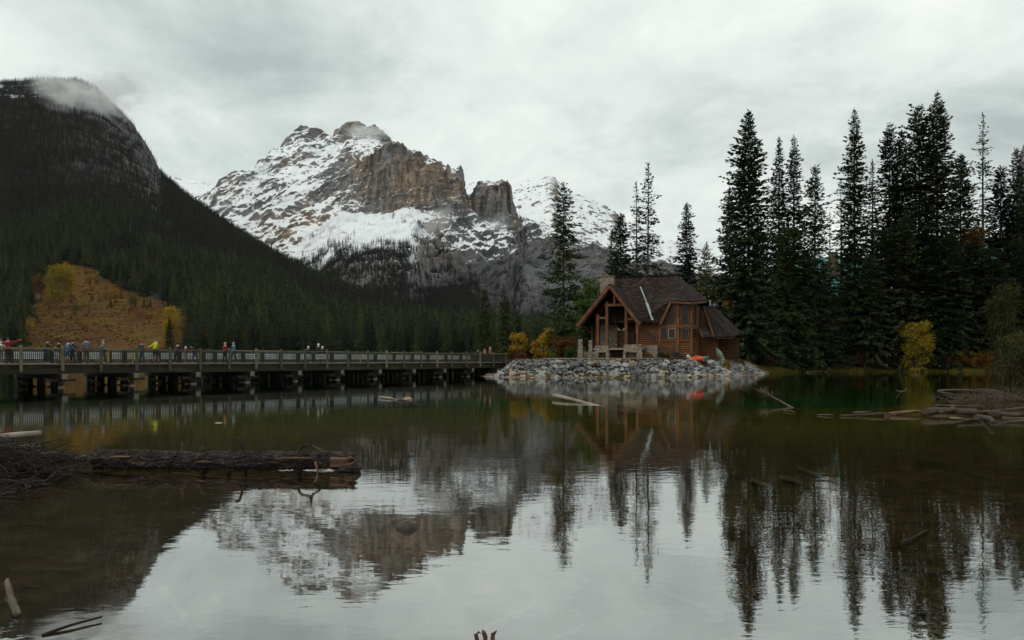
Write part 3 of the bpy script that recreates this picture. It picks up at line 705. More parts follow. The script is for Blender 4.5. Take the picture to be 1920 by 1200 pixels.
def build_forest():
    g = np.random.RandomState(21)
    x, y, z, t, px, py, md, crag, rocky = HX
    pts, i, j = sample_grid(x, y, z, t, 60000, 1.0, 5.08, g)
    ppx = 960 + FPX * pts[:, 0] / pts[:, 1]; ppy = HZ - (pts[:, 2] - CAMH) / pts[:, 1] * FPX
    # nothing stands on the meadow, or between it and the shore
    din = inside_px(ppx, ppy, MEADOW)
    keep = (din + 16 * fbm(pts[:, 0] / 45, pts[:, 1] / 45, 0 * pts[:, 0], 4) < -1) & (din < 9) & ~((ppx > 40) & (ppx < 342) & (ppy > 600))
    keep |= (din > 4) & (ppy < 608) & (g.rand(len(pts)) < .03)
    keep &= (g.rand(len(pts)) > .93 * np.maximum(rocky[i, j], .55 * crag[i, j]))
    keep &= (ppx > -250) & (ppx < 1250)
    pts = pts[keep]; ppx = ppx[keep]; ppy = ppy[keep]; D = pts[:, 1]
    hgt = g.uniform(9, 24, len(pts)) * np.interp(D, [430, 900, 1600, 2300], [1.12, 1.0, .8, .62])
    hgt *= np.where(g.rand(len(pts)) < .12, 1.18, 1)
    hgt = np.where(inside_px(ppx, ppy, MEADOW) > 3, hgt * .42, hgt)
    # the nearest trees in view stand as things of their own
    seen = (ppx > 5) & (ppx < 1110)
    order = np.argsort(np.where(seen, D / hgt, 1e9)); own = order[:288]
    mid = [merged_tree(140 + k, [FARNEEDLE, FARDARK, FARNEEDLE, FARNEEDLE, FAROLIVE, FARDARK][k], H=10, Rad=[1.3, 1.5, 1.1, 1.7, 1.4, 1.2][k], base=[.03, .06, .05, .02, .12, .08][k], whorl=.26, nb=9, spray=.5, step=.17, droop=.42, power=.85, ragged=.45) for k in range(6)]
    for k in own:
        o = link(bpy.data.objects.new('forest_conifer', mid[g.randint(6)])); s = hgt[k] / 10
        o.location = pts[k] - np.array([0, 0, .4]); o.scale = (s * g.uniform(.9, 1.15), s * g.uniform(.9, 1.15), s); o.rotation_euler = (0, 0, g.uniform(0, 6.28))
        tag(o, 'dark green conifer in the front rows of the forest across the lake', 'tree', 'front rows of the far forest')
    rest = np.ones(len(pts), bool); rest[own] = False
    hp = pts[:, 1] > 1120 + 620 * fbm(pts[:, 0] / 180, pts[:, 1] / 180, pts[:, 2] / 180, 3)
    a = rest & ~hp; b = rest & hp
    scatter('forest', pts[a], hgt[a] / 8.9, g.randint(0, 5, a.sum()), LOWTREES, 'mass of dark conifers covering the lower hillside')
    scatter('high_forest', pts[b], hgt[b] / 8.9, g.randint(0, 3, b.sum()), HIGHTREES, 'mass of thin brownish conifers covering the upper hillside')
    x, y, z, t, nz, snow = MX
    pts, i, j = sample_grid(x, y, z, t, 120000, .35, 2.0, g); tt = t[i, j]; ppx = 960 + FPX * pts[:, 0] / pts[:, 1]
    nn = fbm(pts[:, 0] / 70, pts[:, 1] / 200, pts[:, 2] / 200, 4) * .5 + .35 * fbm(pts[:, 0] / 400, pts[:, 1] / 400, 0 * pts[:, 0], 3)
    cov = np.where(tt < .9, .95, np.clip(1.25 - (tt - .9) * 1.9 + nn * 1.6, 0, 1) * .75) * np.where((ppx > 900) & (tt > .62 + .3 * nn), .12, 1)
    k = (g.rand(len(pts)) < cov) & (ppx > 330) & (ppx < 1300) & (nz[i, j] > .45)
    pts = pts[k]
    scatter('mountain_forest', pts, g.uniform(1.1, 2.3, len(pts)), g.randint(0, 3, len(pts)), HIGHTREES, 'dark conifers scattered over the foot of the snowy mountain')
build_forest()
DULL = leaf_mat('dull_gold_scrub', (.09, .06, .010), (.19, .14, .02), (.13, .10, .015), 1.2, rand=.3)
def build_scrub():
    g = np.random.RandomState(31); x, y, z, t, px, py, md, crag, rocky = HX
    src = []
    for k, m in enumerate((RUST, OCHRE, RUST, DULL, OCHRE)):
        V, F, tr = leafy(300 + k, H=1.0, Rx=.9, n=160, leaf=.34, blobs=7, stems=2, low=.05); me = np_mesh('scrub', V, F); me.materials.append(m); src.append(bpy.data.objects.new('scrub_source', me))
    pts, i, j = sample_grid(x, y, z, t, 90000, 1.0, 3.0, g); k = g.rand(len(pts)) < md[i, j] * np.clip(.30 + .9 * fbm(pts[:, 0] / 30, pts[:, 1] / 30, 0 * pts[:, 0], 4), .05, 1); pts = pts[k][:2600]
    kind = np.clip(np.round(1.6 + 2.6 * fbm(pts[:, 0] / 55, pts[:, 1] / 55, 0 * pts[:, 0] + 3, 3) + g.normal(0, .7, len(pts))), 0, 4)
    scatter('meadow_scrub', pts, g.uniform(.2, .8, len(pts)) * np.where(g.rand(len(pts)) < .05, 2.4, 1), kind, src, 'low rust and ochre scrub covering the hillside meadow')
build_scrub()

# ---- the tall conifers round the cabin and on the right bank (photo column, row of the top, metres away, width, character)
def stand(px, top, D, w, seed, label, mat=NEEDLE, base=.06, power=.8, dens=1.0, gaps=0.0, droop=.4, whorl=.36, ragged=.45, lean=0.0, spray=.54, group=None, nb=10, step=.11):
    x = (px - 960) / FPX * D; gz = float(ground_z(np.array([x]), np.array([D]))[0]) - .15
    H = CAMH - (top - HZ) / FPX * D - gz
    ms = conifer_meshes(seed, mat, H=H, Rad=1.18 * w / FPX * D, base=base, whorl=whorl, nb=nb, droop=droop, dens=dens, power=power, spray=spray, gaps=gaps, ragged=ragged, lean=lean, step=step)
    return place_tree('spruce_tree', ms, (x, D, gz), 1.0, 0, label, 'tree', group)
def build_stand():
    S = stand
    S(1057, 343, 100, 36, 1, 'tall ragged spruce standing alone just left of the cabin chimney', gaps=.22, ragged=.6, base=.10, power=.62, nb=9)
    S(1215, 306, 118, 36, 2, 'tallest thin spruce behind the cabin ridge with its bare trunk showing', NEEDLE_D, gaps=.35, dens=.75, power=.72, ragged=.5, whorl=.55)
    S(1193, 343, 122, 27, 3, 'thin spruce close to the left of the tallest one behind the cabin', NEEDLE_D, gaps=.35, dens=.75, power=.8, ragged=.5, whorl=.55)
    S(1164, 402, 112, 26, 4, 'dense green spruce behind the cabin beside the chimney', power=.6, whorl=.28)
    S(1148, 432, 116, 20, 5, 'small dark spruce leaning out left of the dense one behind the chimney', NEEDLE_D)
    S(1288, 381, 124, 19, 6, 'narrow column-like spruce behind the right end of the cabin roof', NEEDLE_D, power=.5, whorl=.28)
    S(1325, 456, 120, 20, 7, 'short olive conifer between the narrow spruce and the right cluster', NEEDLE_Y, power=.6, dens=.8, base=.3)
    S(1312, 500, 128, 20, 8, 'small dark conifer behind the cabin stove pipe', NEEDLE_D)
    S(1403, 208, 112, 62, 10, 'broad tall spruce at the left edge of the right cluster', power=.74, whorl=.32, nb=11)
    S(1368, 352, 122, 36, 11, 'lower spruce in front of the sky at the far left of the cluster', NEEDLE_D, power=.7)
    S(1461, 256, 126, 30, 12, 'left one of the twin slender spruces right of the broad spruce', NEEDLE_D, power=.72)
    S(1489, 255, 128, 32, 13, 'right one of the twin slender spruces right of the broad spruce', NEEDLE_D, power=.7)
    S(1528, 310, 122, 34, 14, 'ragged spruce with a bare pale trunk right of the twin spruces', NEEDLE_D, power=.55, ragged=.55, gaps=.2)
    S(1478, 428, 121.5, 54, 15, 'short broad drooping spruce with branches down to the water grass', power=.62, whorl=.30, base=.01, droop=.55)
    S(1556, 400, 138, 20, 16, 'sparse thin pine with sky showing through left of the tallest spire', NEEDLE_D, gaps=.5, dens=.6, base=.35, whorl=.7)
    S(1577, 338, 132, 22, 17, 'thin open-branched conifer beside the tall straight spire', NEEDLE_D, gaps=.4, dens=.65, base=.3, whorl=.6)
    S(1602, 205, 127, 42, 18, 'tall straight spire-topped spruce alone in front of the lodge roof', power=.78, whorl=.32, ragged=.45)
    S(1636, 300, 136, 24, 19, 'thin spruce right of the tall spire in front of the lodge', NEEDLE_D, gaps=.25, power=.7)
    S(1668, 232, 130, 40, 20, 'dark spruce at the left of the densest clump', NEEDLE_D, power=.6)
    S(1691, 244, 133, 36, 21, 'dark spruce second from the left in the densest clump', NEEDLE_D, power=.65)
    S(1723, 200, 129, 46, 22, 'bushy-topped pine beside the highest tree of all', NEEDLE_D, power=.5, ragged=.6, whorl=.36)
    S(1757, 172, 128, 56, 23, 'highest tree in the photo, a wide dark spruce', NEEDLE_D, power=.7, whorl=.34, nb=10)
    S(1801, 290, 131, 40, 24, 'dark spruce right of the highest tree', NEEDLE_D, power=.6)
    S(1843, 213, 127, 32, 25, 'sparse see-through pine standing clear near the right edge', NEEDLE_D, gaps=.4, dens=.7, power=.72, ragged=.5, whorl=.55)
    S(1876, 312, 130, 40, 26, 'dense dark spruce right of the see-through pine', NEEDLE_D, power=.6)
    S(1907, 278, 133, 36, 27, 'dark spruce cut by the right edge of the photo', NEEDLE_D, power=.62)
    S(1938, 300, 128, 46, 28, 'wide dark spruce almost wholly past the right edge', NEEDLE_D, power=.62)
    for k, (px, top, D, w) in enumerate([(1425, 420, 128, 40), (1512, 470, 127, 44), (1545, 500, 124, 36), (1630, 480, 124, 44), (1700, 400, 125, 54), (1740, 430, 124, 50), (1782, 440, 124.5, 52), (1822, 455, 126, 46),
                                          (1862, 470, 124, 46), (1905, 450, 126, 50), (1660, 430, 126, 44), (1395, 500, 121, 30)]):
        S(px, top, D, w, 40 + k, ['low dark spruce filling the gap right of the broad spruce', 'low dark spruce behind the short broad drooping one', 'low dark spruce at the foot of the thin pines',
          'low dark spruce at the foot of the tall spire', 'mid-height dark spruce in front of the bushy-topped pine', 'mid-height dark spruce in front of the highest tree', 'mid-height dark spruce right of the golden bush',
          'low dark spruce below the right lodge roof', 'low dark spruce left of the olive willow', 'low dark spruce behind the olive willow', 'mid-height dark spruce behind the golden bush', 'small spruce beside the tree with the sign'][k], NEEDLE_D, power=.6, base=.02, droop=.5)
    # pale green pair beyond the bridge end
    S(908, 543, 210, 17, 60, 'left one of two pale green conifers beyond the bridge end', NEEDLE_Y, base=.15, power=.5, ragged=.5)
    S(948, 556, 205, 17, 61, 'right one of two pale green conifers beyond the bridge end', NEEDLE_Y, base=.3, power=.5, ragged=.5)
    # a few by the meadow
    S(318, 592, 425, 13, 62, 'small pointed spruce in front of the golden tree at the meadow edge', NEEDLE_D, power=.9, base=.02)
    S(270, 552, 640, 7, 63, 'left one of two small dark spruces on the upper meadow edge', NEEDLE_D)
    S(282, 556, 640, 7, 64, 'right one of two small dark spruces on the upper meadow edge', NEEDLE_D)
build_stand()
# ------------------------------------------------------------------ the timber road bridge
BX0, BD0, BDX, BDD, BSP = -31.361, 49.0, 1.4556, 2.05158, 2.5155
B_ROT = math.atan2(BDD, BDX)
def bridge_world(lx, ly, z=0.0):
    ca, sa = math.cos(B_ROT), math.sin(B_ROT)
    return Vector((BX0 + lx * ca - ly * sa, BD0 + lx * sa + ly * ca, z))
def bridge_lx(px, ly):
    """length along the bridge of the point of line y = ly that is seen in photo column px"""
    s = (px - 960) / FPX; ca, sa = math.cos(B_ROT), math.sin(B_ROT)
    return (s * (BD0 + ly * ca) - BX0 + ly * sa) / (ca - s * sa)
TIMBER = pmat('weathered_bridge_timber', (.085, .075, .048), (.19, .165, .10), 3, .85, .5, stretch=(1, 1, .2), c3=(.13, .105, .066), rand=.5)
GIRDER = pmat('mossy_bridge_girder', (.022, .019, .013), (.055, .075, .040), .6, .85, .4, stretch=(.5, 1, 2.5), c3=(.036, .031, .020), hi=.76)
DARKWOOD = pmat('tarred_piles', (.012, .010, .008), (.04, .034, .027), 3, .9, .5, stretch=(1, 1, .15))
PALEEND = pmat('pale_sawn_end', (.11, .09, .07), (.26, .22, .17), 6, .85, .4)
PICKET = pmat('dark_metal_pickets', (.02, .019, .017), (.035, .03, .025), 5, .6, 0)
GALV = pmat('galvanised_guardrail', (.52, .57, .56), (.70, .74, .72), 1.2, .5, .05, stretch=(1, 1, 3), metal=.15)
YELLOW = pmat('yellow_marker_paint', (.50, .36, .02), (.68, .52, .04), 4, .5, 0)
PLANK = pmat('deck_edge_board', (.16, .13, .10), (.30, .26, .20), 2, .85, .3, stretch=(.3, 1, 1))
CONC = pmat('concrete_collar', (.12, .085, .058), (.27, .20, .14), 4, .9, .5)
def build_bridge():
    root = empty('timber_bridge', (BX0, BD0, 0), B_ROT)
    tag(root, 'long timber road bridge on piles crossing the water to the cabin', 'bridge')
    x0, x1 = -5 * BSP, 22.0 * BSP
    MB().box(x0, x1, 0.10, 6.4, 1.32, 1.56).build('deck', DARKWOOD, root)
    MB().box(x0, x1, .02, .22, 1.53, 1.62).build('edge_board', PLANK, root)
    MB().box(x0, x1, 6.3, 6.5, 1.53, 1.66).build('edge_board', PLANK, root)
    MB().box(x0, x1, .14, .44, .92, 1.50).build('girder', GIRDER, root)
    MB().box(x0, x1, 6.1, 6.4, .92, 1.50).build('girder', GIRDER, root)
    for yy in (1.7, 3.2, 4.7): MB().box(x0, x1, yy, yy + .3, .95, 1.31).build('stringer', DARKWOOD, root)
    pm = MB(); pm.box(-.075, .075, -.11, .04, 1.08, 2.72)
    pm.add([(-.075, -.11, 2.72), (.075, -.11, 2.72), (.075, .04, 2.72), (-.075, .04, 2.72), (-.04, -.075, 2.78), (.04, -.075, 2.78), (.04, .005, 2.78), (-.04, .005, 2.78)],
           [(0, 1, 5, 4), (1, 2, 6, 5), (2, 3, 7, 6), (3, 0, 4, 7), (4, 5, 6, 7)])
    pme = pm.mesh('post', TIMBER)
    rail = MB().box(.1, BSP - .1, -.045, .055, 2.56, 2.65).mesh('top_rail', TIMBER)
    low = MB().box(.1, BSP - .1, -.02, .03, 1.67, 1.72).mesh('bottom_rail', PICKET)
    pk = MB()
    for i in range(19):
        u = .1 + (BSP - .2) * (i + .5) / 19; pk.box(u - .016, u + .016, -.012, .02, 1.71, 2.57)
    pk.box(.1, BSP - .1, -.014, .022, 2.42, 2.45)
    pke = pk.mesh('pickets', PICKET)
    for k in range(-5, 23):
        j = R.uniform(-.03, .03)
        o = link(bpy.data.objects.new('post', pme), root); o.location = (k * BSP, -.06, j); o.rotation_euler = (0, R.uniform(-.012, .012), 0)
        o = link(bpy.data.objects.new('post', pme), root); o.location = (k * BSP, 6.55, j)
        if k < 22:
            for nm, me in (('top_rail', rail), ('bottom_rail', low), ('pickets', pke)):
                o = link(bpy.data.objects.new(nm, me), root); o.location = (k * BSP, 0, 0)
                if nm == 'pickets': o['kind'] = 'stuff'
                if nm != 'bottom_rail':
                    o = link(bpy.data.objects.new(nm, me), root); o.location = (k * BSP, 6.5, 0)
                    if nm == 'pickets': o['kind'] = 'stuff'
    # three-ridged steel guardrail between the walkway and the road, on dark timber blocks
    def beam(x0, x1, y):
        mb = MB(); zs = []
        for r in range(3):
            b = 1.93 + .168 * r
            zs += [(b, 0), (b + .03, .075), (b + .085, .085), (b + .13, .075), (b + .155, 0)]
        n = len(zs); vs = [(x0, y + d, z) for z, d in zs] + [(x1, y + d, z) for z, d in zs] + [(x0, y + d + .012, z) for z, d in zs] + [(x1, y + d + .012, z) for z, d in zs]
        fs = [(i, i + 1, n + i + 1, n + i) for i in range(n - 1)] + [(2*n + i, 3*n + i, 3*n + i + 1, 2*n + i + 1) for i in range(n - 1)]
        return mb.add(vs, fs)
    xe = 19.3 * BSP
    beam(x0, xe, 1.95).build('guardrail', GALV, root)
    beam(x0, xe, 6.0).build('guardrail', GALV, root)
    gp = MB().box(-.11, .11, 1.66, 1.92, 1.56, 2.50).mesh('guardrail_post', DARKWOOD)
    for px in [-120, -60, 22, 97, 151, 207, 235, 299, 338, 383, 405, 458, 494, 529, 561, 590, 624, 657, 706, 741, 775, 805, 838, 866, 893, 912]:
        o = link(bpy.data.objects.new('guardrail_post', gp), root); o.location = (bridge_lx(px, 1.66), 0, 0)
    for px, w in ((203, .12), (249.5, .12), (676, .15), (822, .15)):
        u = bridge_lx(px, 1.6)
        o = MB().box(u - w / 2, u + w / 2, 1.58, 1.62, 1.64, 2.48).build('marker_board', YELLOW, root); o['label'] = 'yellow marker board on the guardrail'
    # pile bents
    pile = MB(); pile.tube([(0, 0, -3.6), (0, 0, -1), (0, 0, .58)], [.19, .18, .165], 10, .06); pile = pile.mesh('pile', DARKWOOD, True)
    cap = MB().box(-.18, .18, -.50, 6.75, .575, .91).mesh('cap_beam', DARKWOOD)
    endc = MB().box(-.19, .19, -.53, -.502, .56, .92).mesh('cap_end', PALEEND)
    corb = MB().box(-.95, .95, .1, .42, .40, .57).mesh('corbel', DARKWOOD)
    brace = MB().bar((.20, .3, .2), (.20, 5.9, -.5), .06, .2).bar((-.20, 5.9, .35), (-.20, .3, -.5), .06, .2).mesh('brace', DARKWOOD)
    col = MB(); col.tube([(0, 0, -.5), (0, 0, .02), (0, 0, .08)], [.25, .23, .19], 10, .2); col = col.mesh('pile_collar', CONC, True)
    for j in range(-3, 11):
        u = (.98 + 1.92 * j) * BSP
        c = link(bpy.data.objects.new('cap_beam', cap), root); c.location = (u, 0, 0)
        e = link(bpy.data.objects.new('cap_end', endc), c)
        o = link(bpy.data.objects.new('brace', brace), root); o.location = (u, 0, 0)
        o = link(bpy.data.objects.new('corbel', corb), root); o.location = (u, 0, 0)
        for i, yy in enumerate((.15, .95, 1.9, 2.85, 3.8, 4.75, 5.7, 6.3)):
            for s in ((0,) if i not in (2, 4) else (-.3, .3)):
                p = link(bpy.data.objects.new('pile', pile), root); p.location = (u + s + R.uniform(-.05, .05), yy, 0); p.rotation_euler = (R.uniform(-.02, .02), R.uniform(-.02, .02), R.random() * 6)
                if i in (0, 1) and s == 0 and R.random() < .8:
                    q = link(bpy.data.objects.new('pile_collar', col), p)
    # abutment on the cabin side
    MB().box(21.4 * BSP, 23.2 * BSP, .1, 6.4, -1.0, 1.30).build('abutment', pmat('abutment_timber', (.03, .026, .02), (.07, .06, .045), 2, .9, .4, stretch=(.3, 1, 3)), root)
build_bridge()

# ------------------------------------------------------------------ the log cabin
CO = Vector((14.45, 97.0, 0)); CA = math.radians(20)
CU = Vector((math.cos(CA), -math.sin(CA), 0)); CN = Vector((-math.sin(CA), -math.cos(CA), 0))   # along the ridge, and out of the front
def cp(px, py, q):
    """cabin coordinates (along, back = -q, z) of the point at front offset q seen at a photo pixel"""
    s = (px - 960) / FPX
    U = (s * (CO.y + CN.y * q) - CO.x - CN.x * q) / (CU.x - s * CU.y)
    D = CO.y + CU.y * U + CN.y * q
    return Vector((U, -q, CAMH - (py - HZ) / FPX * D))
def shingle_mat():
    m, nt, b = new_mat('cedar_shingles'); N = nt.nodes.new; L = nt.links.new
    tc = N('ShaderNodeTexCoord'); br = N('ShaderNodeTexBrick')
    mp = N('ShaderNodeMapping'); mp.inputs['Scale'].default_value = (1, 1, 1)
    sx = N('ShaderNodeSeparateXYZ'); L(tc.outputs['Object'], sx.inputs[0]); cx = N('ShaderNodeCombineXYZ')
    ad = N('ShaderNodeMath'); ad.operation = 'ADD'; L(sx.outputs[0], ad.inputs[0]); L(sx.outputs[1], ad.inputs[1])
    L(ad.outputs[0], cx.inputs[0]); L(sx.outputs[2], cx.inputs[1]); L(cx.outputs[0], br.inputs['Vector'])
    br.inputs['Scale'].default_value = 1.0; br.inputs['Brick Width'].default_value = .30; br.inputs['Row Height'].default_value = .20; br.inputs['Mortar Size'].default_value = .022; br.inputs['Bias'].default_value = -.1
    br.inputs['Color1'].default_value = (.018, .013, .011, 1); br.inputs['Color2'].default_value = (.060, .043, .036, 1); br.inputs['Mortar'].default_value = (.010, .008, .008, 1)
    n = N('ShaderNodeTexNoise'); n.inputs['Scale'].default_value = .9; n.inputs['Detail'].default_value = 7; L(tc.outputs['Object'], n.inputs['Vector'])
    rp = N('ShaderNodeValToRGB'); rp.color_ramp.elements[0].position = .3; rp.color_ramp.elements[0].color = (.6, .55, .55, 1); rp.color_ramp.elements[1].position = .7; rp.color_ramp.elements[1].color = (1.25, 1.15, 1.1, 1); L(n.outputs[0], rp.inputs[0])
    mx = N('ShaderNodeMix'); mx.data_type = 'RGBA'; mx.blend_type = 'MULTIPLY'; mx.inputs['Factor'].default_value = 1; L(br.outputs['Color'], mx.inputs['A']); L(rp.outputs[0], mx.inputs['B'])
    L(mx.outputs['Result'], b.inputs['Base Color']); b.inputs['Roughness'].default_value = .9; b.inputs['Specular IOR Level'].default_value = .15
    bp = N('ShaderNodeBump'); bp.inputs['Strength'].default_value = .7; bp.inputs['Distance'].default_value = .04; bp.invert = True; L(br.outputs['Fac'], bp.inputs['Height']); L(bp.outputs[0], b.inputs['Normal'])
    return m
def stone_mat(name, cols, scale):
    m, nt, b = new_mat(name); N = nt.nodes.new; L = nt.links.new
    tc = N('ShaderNodeTexCoord'); v = N('ShaderNodeTexVoronoi'); v.inputs['Scale'].default_value = scale; v2 = N('ShaderNodeTexVoronoi'); v2.feature = 'DISTANCE_TO_EDGE'; v2.inputs['Scale'].default_value = scale
    mp = N('ShaderNodeMapping'); mp.inputs['Scale'].default_value = (1, 1, 1.7); L(tc.outputs['Object'], mp.inputs[0]); L(mp.outputs[0], v.inputs['Vector']); L(mp.outputs[0], v2.inputs['Vector'])
    sp = N('ShaderNodeSeparateColor'); L(v.outputs['Color'], sp.inputs[0])
    rp = N('ShaderNodeValToRGB'); e = rp.color_ramp.elements
    while len(e) < len(cols): e.new(.5)
    for k, c in enumerate(cols): e[k].position = k / (len(cols) - 1); e[k].color = (*c, 1)
    L(sp.outputs[0], rp.inputs[0])
    mr = N('ShaderNodeMapRange'); mr.inputs['From Min'].default_value = .01; mr.inputs['From Max'].default_value = .09; L(v2.outputs[0], mr.inputs[0])
    mx = N('ShaderNodeMix'); mx.data_type = 'RGBA'; mx.inputs['A'].default_value = (.075, .06, .045, 1); L(mr.outputs[0], mx.inputs['Factor']); L(rp.outputs[0], mx.inputs['B'])
    L(mx.outputs['Result'], b.inputs['Base Color']); b.inputs['Roughness'].default_value = .9
    bp = N('ShaderNodeBump'); bp.inputs['Strength'].default_value = 1; bp.inputs['Distance'].default_value = .06; L(mr.outputs[0], bp.inputs['Height']); L(bp.outputs[0], b.inputs['Normal'])
    return m
SHINGLE = shingle_mat()
STONEW = stone_mat('cobble_masonry', [(.19, .145, .10), (.34, .27, .185), (.43, .36, .255), (.26, .235, .20), (.38, .28, .18)], 4.2)
LOGW = pmat('orange_log_wall', (.050, .019, .007), (.20, .072, .021), 1.4, .7, .4, stretch=(.35, .35, 2.2), c3=(.13, .052, .018), lo=.25, hi=.75, spec=.3)
BEAM = pmat('red_brown_beams', (.060, .022, .009), (.24, .082, .026), 1.6, .65, .3, stretch=(1, 1, .4), c3=(.12, .048, .020), lo=.25, hi=.75)
DARKLOG = pmat('dark_log_wall', (.045, .020, .011), (.11, .045, .022), 2.2, .8, .4, stretch=(.25, .25, 2.5))
GLASS = pmat('window_glass', (.010, .012, .013), (.018, .021, .022), 1, .08, 0, spec=.22)
METALP = pmat('pale_metal_flashing', (.26, .29, .30), (.46, .50, .50), 2.5, .45, .1, metal=.3)
IRON = pmat('black_iron', (.012, .012, .012), (.03, .028, .025), 5, .6, 0)
def build_cabin():
    root = empty('log_cabin', (CO.x, CO.y, 0), -CA)
    tag(root, 'orange-brown log cabin with steep dark shingle roofs above the rock bank', 'cabin')
    GZ = 1.95
    # --- roofs
    ap = cp(1143, 534, 4.2); le = cp(1092, 610, 4.2); re = cp(1200, 606, 4.2)
    le = Vector((le.x, le.y, re.z - .05)); le.x = 2 * ap.x - re.x - .35
    back = 6.0
    rl = cp(1150, 527, -3.6); rr = cp(1271, 516, -3.6); zr = rr.z - .02; rl = Vector((rl.x, rl.y, zr)); rr = Vector((rr.x, rr.y, zr))
    apb = Vector((ap.x, ap.y + 7.0, ap.z)); leb = Vector((le.x, le.y + 9, le.z)); reb = Vector((re.x, re.y + 4.2, re.z))
    T = .16
    lift = Vector((0, 0, .05))
    g = MB(); g.slab([ap, le, leb, apb], T); g.build('gable_roof', SHINGLE, root)
    g = MB(); g.slab([re, ap, apb, Vector((re.x + .0, re.y + 7.0, re.z))], T); g.build('gable_roof', SHINGLE, root)
    # main roof: front plane, hipped right end over the window bay, rear plane
    e1 = cp(1196, 604, 2.9); e2 = cp(1238, 606, 3.0); b0 = cp(1258, 563, 2.9); b1 = cp(1299, 565, 3.2); b2 = cp(1324, 562, .6)
    b3 = Vector((b2.x + .1, 5.6, b2.z)); rre = Vector((rr.x, 10.2, e1.z)); rle = Vector((rl.x - .5, 10.2, e1.z)); e0 = Vector((rl.x - .4, e1.y + .2, e1.z))
    rx = rr + Vector((-.35, 0, 0))
    mr = MB(); mr.slab([e1, e2, b0, rx], T); mr.slab([e1, rx, rl, e0], T); mr.build('main_roof', SHINGLE, root)
    hp = MB(); hp.slab([b0, b1, rr], T); hp.slab([b1, b2, rr], T); hp.slab([b2, b3, rr], T); hp.slab([b0, rr, rx], T); hp.build('hip_roof', SHINGLE, root)
    rb = MB(); rb.slab([rl, rx, rr, b3, rre, rle], T); rb.build('rear_roof', SHINGLE, root)
    rc = MB().bar(rl + lift * 2, rr + lift * 2, .34, .14); rc.build('ridge_cap', SHINGLE, root)
    MB().bar(ap + lift, apb + lift, .3, .12).build('ridge_cap', SHINGLE, root)
    MB().slab([rr + Vector((-.1, -.25, -.28)), rr + Vector((.55, -.25, -.85)), rr + Vector((.15, -.15, -.08))], .06).build('gablet', BEAM, root)
    v0 = cp(1201, 540, 1.2); v1 = cp(1213, 570, 2.2); v2 = cp(1224, 603, 3.05)
    fl = MB(); off = Vector((0, -.16, .16))
    fl.bar(v0 + off, v1 + off, .16, .03); fl.bar(v1 + off, v2 + off, .34, .03); f = fl.build('valley_flashing', METALP, root); f['label'] = 'pale metal strip running down the roof valley'
    # right wing
    w0 = cp(1318, 573, -1.2); w1 = cp(1338, 631, 1.2); w2 = cp(1376, 631, .4); w3 = cp(1391, 623, -3.5); w4 = cp(1338, 574, -3.6); wl = cp(1300, 612, .9)
    wr = MB(); wr.slab([w1, w2, w4, w0], T); wr.slab([w2, w3, w4], T); wr.slab([w0, w4, Vector((w4.x - 1.5, 8, w4.z - 1)), Vector((w0.x - 1.5, 8, w0.z - 1))], T); wr.build('wing_roof', SHINGLE, root)
    aw = MB(); aw.slab([cp(1310, 617, 1.3), cp(1317, 632, 2.2), cp(1337, 631, 1.9), cp(1322, 612, .6)], .1); aw.build('porch_roof', SHINGLE, root)
    # --- barge boards and eave beams
    def beam(a, b, w, h, name='barge_board', m=BEAM): return MB().bar(a, b, w, h).build(name, m, root)
    dn = Vector((0, -.10, -.16))
    beam(ap + dn, le + dn, .10, .36); beam(ap + dn + Vector((0, -.01, 0)), re + dn + Vector((0, -.01, 0)), .10, .36)
    beam(ap + dn + Vector((0, .5, -.22)), le + dn + Vector((.1, .5, -.2)), .14, .22, 'rafter'); beam(ap + dn + Vector((0, .5, -.22)), re + dn + Vector((-.1, .5, -.2)), .14, .22, 'rafter')
    beam(b0 + dn * .8, e2 + dn * .8, .10, .30); beam(w0 + dn, w1 + dn, .12, .34)
    beam(b0 + Vector((0, .0, -.24)), b1 + Vector((0, .0, -.24)), .12, .24, 'eave_beam'); beam(b1 + Vector((0, .0, -.24)), b2 + Vector((0, .0, -.24)), .12, .24, 'eave_beam')
    beam(cp(1310, 618, 1.35), cp(1318, 633, 2.25), .08, .2)
    for k in range(10):
        q = (k + .5) / 10; p = w1.lerp(w2, q); beam(p + Vector((0, .12, -.22)), p + Vector((0, 1.2, -.05)), .09, .12, 'rafter_end', PALEEND if k % 3 else BEAM)
    for k in range(4):
        p = e1.lerp(e2, (k + .7) / 4); beam(p + Vector((0, .1, -.25)), p + Vector((0, .9, -.1)), .09, .12, 'rafter_end', BEAM)
    for k in range(6):
        p = b0.lerp(b1, (k + .5) / 6); beam(p + Vector((0, .05, -.06)), p + Vector((0, .9, .0)), .08, .12, 'rafter_end', BEAM)
    # --- walls
    def logwall(a, b, z0, z1, name='log_wall', m=LOGW, r=.27):
        """courses of rounded logs from plan point a to b"""
        a, b = Vector((a[0], a[1], 0)), Vector((b[0], b[1], 0)); d = (b - a).normalized(); n = Vector((d.y, -d.x, 0)); prof = []
        k = max(1, round((z1 - z0) / r)); h = (z1 - z0) / k
        for i in range(k):
            for q in (0.02, .2, .5, .8, .98): prof.append((.075 * math.sin(math.pi * q) ** .5, z0 + (i + q) * h))
        m_ = len(prof); vs = [a + n * o + Vector((0, 0, z)) for o, z in prof] + [b + n * o + Vector((0, 0, z)) for o, z in prof]
        vs += [a - n * .2 + Vector((0, 0, z0)), a - n * .2 + Vector((0, 0, z1)), b - n * .2 + Vector((0, 0, z0)), b - n * .2 + Vector((0, 0, z1))]
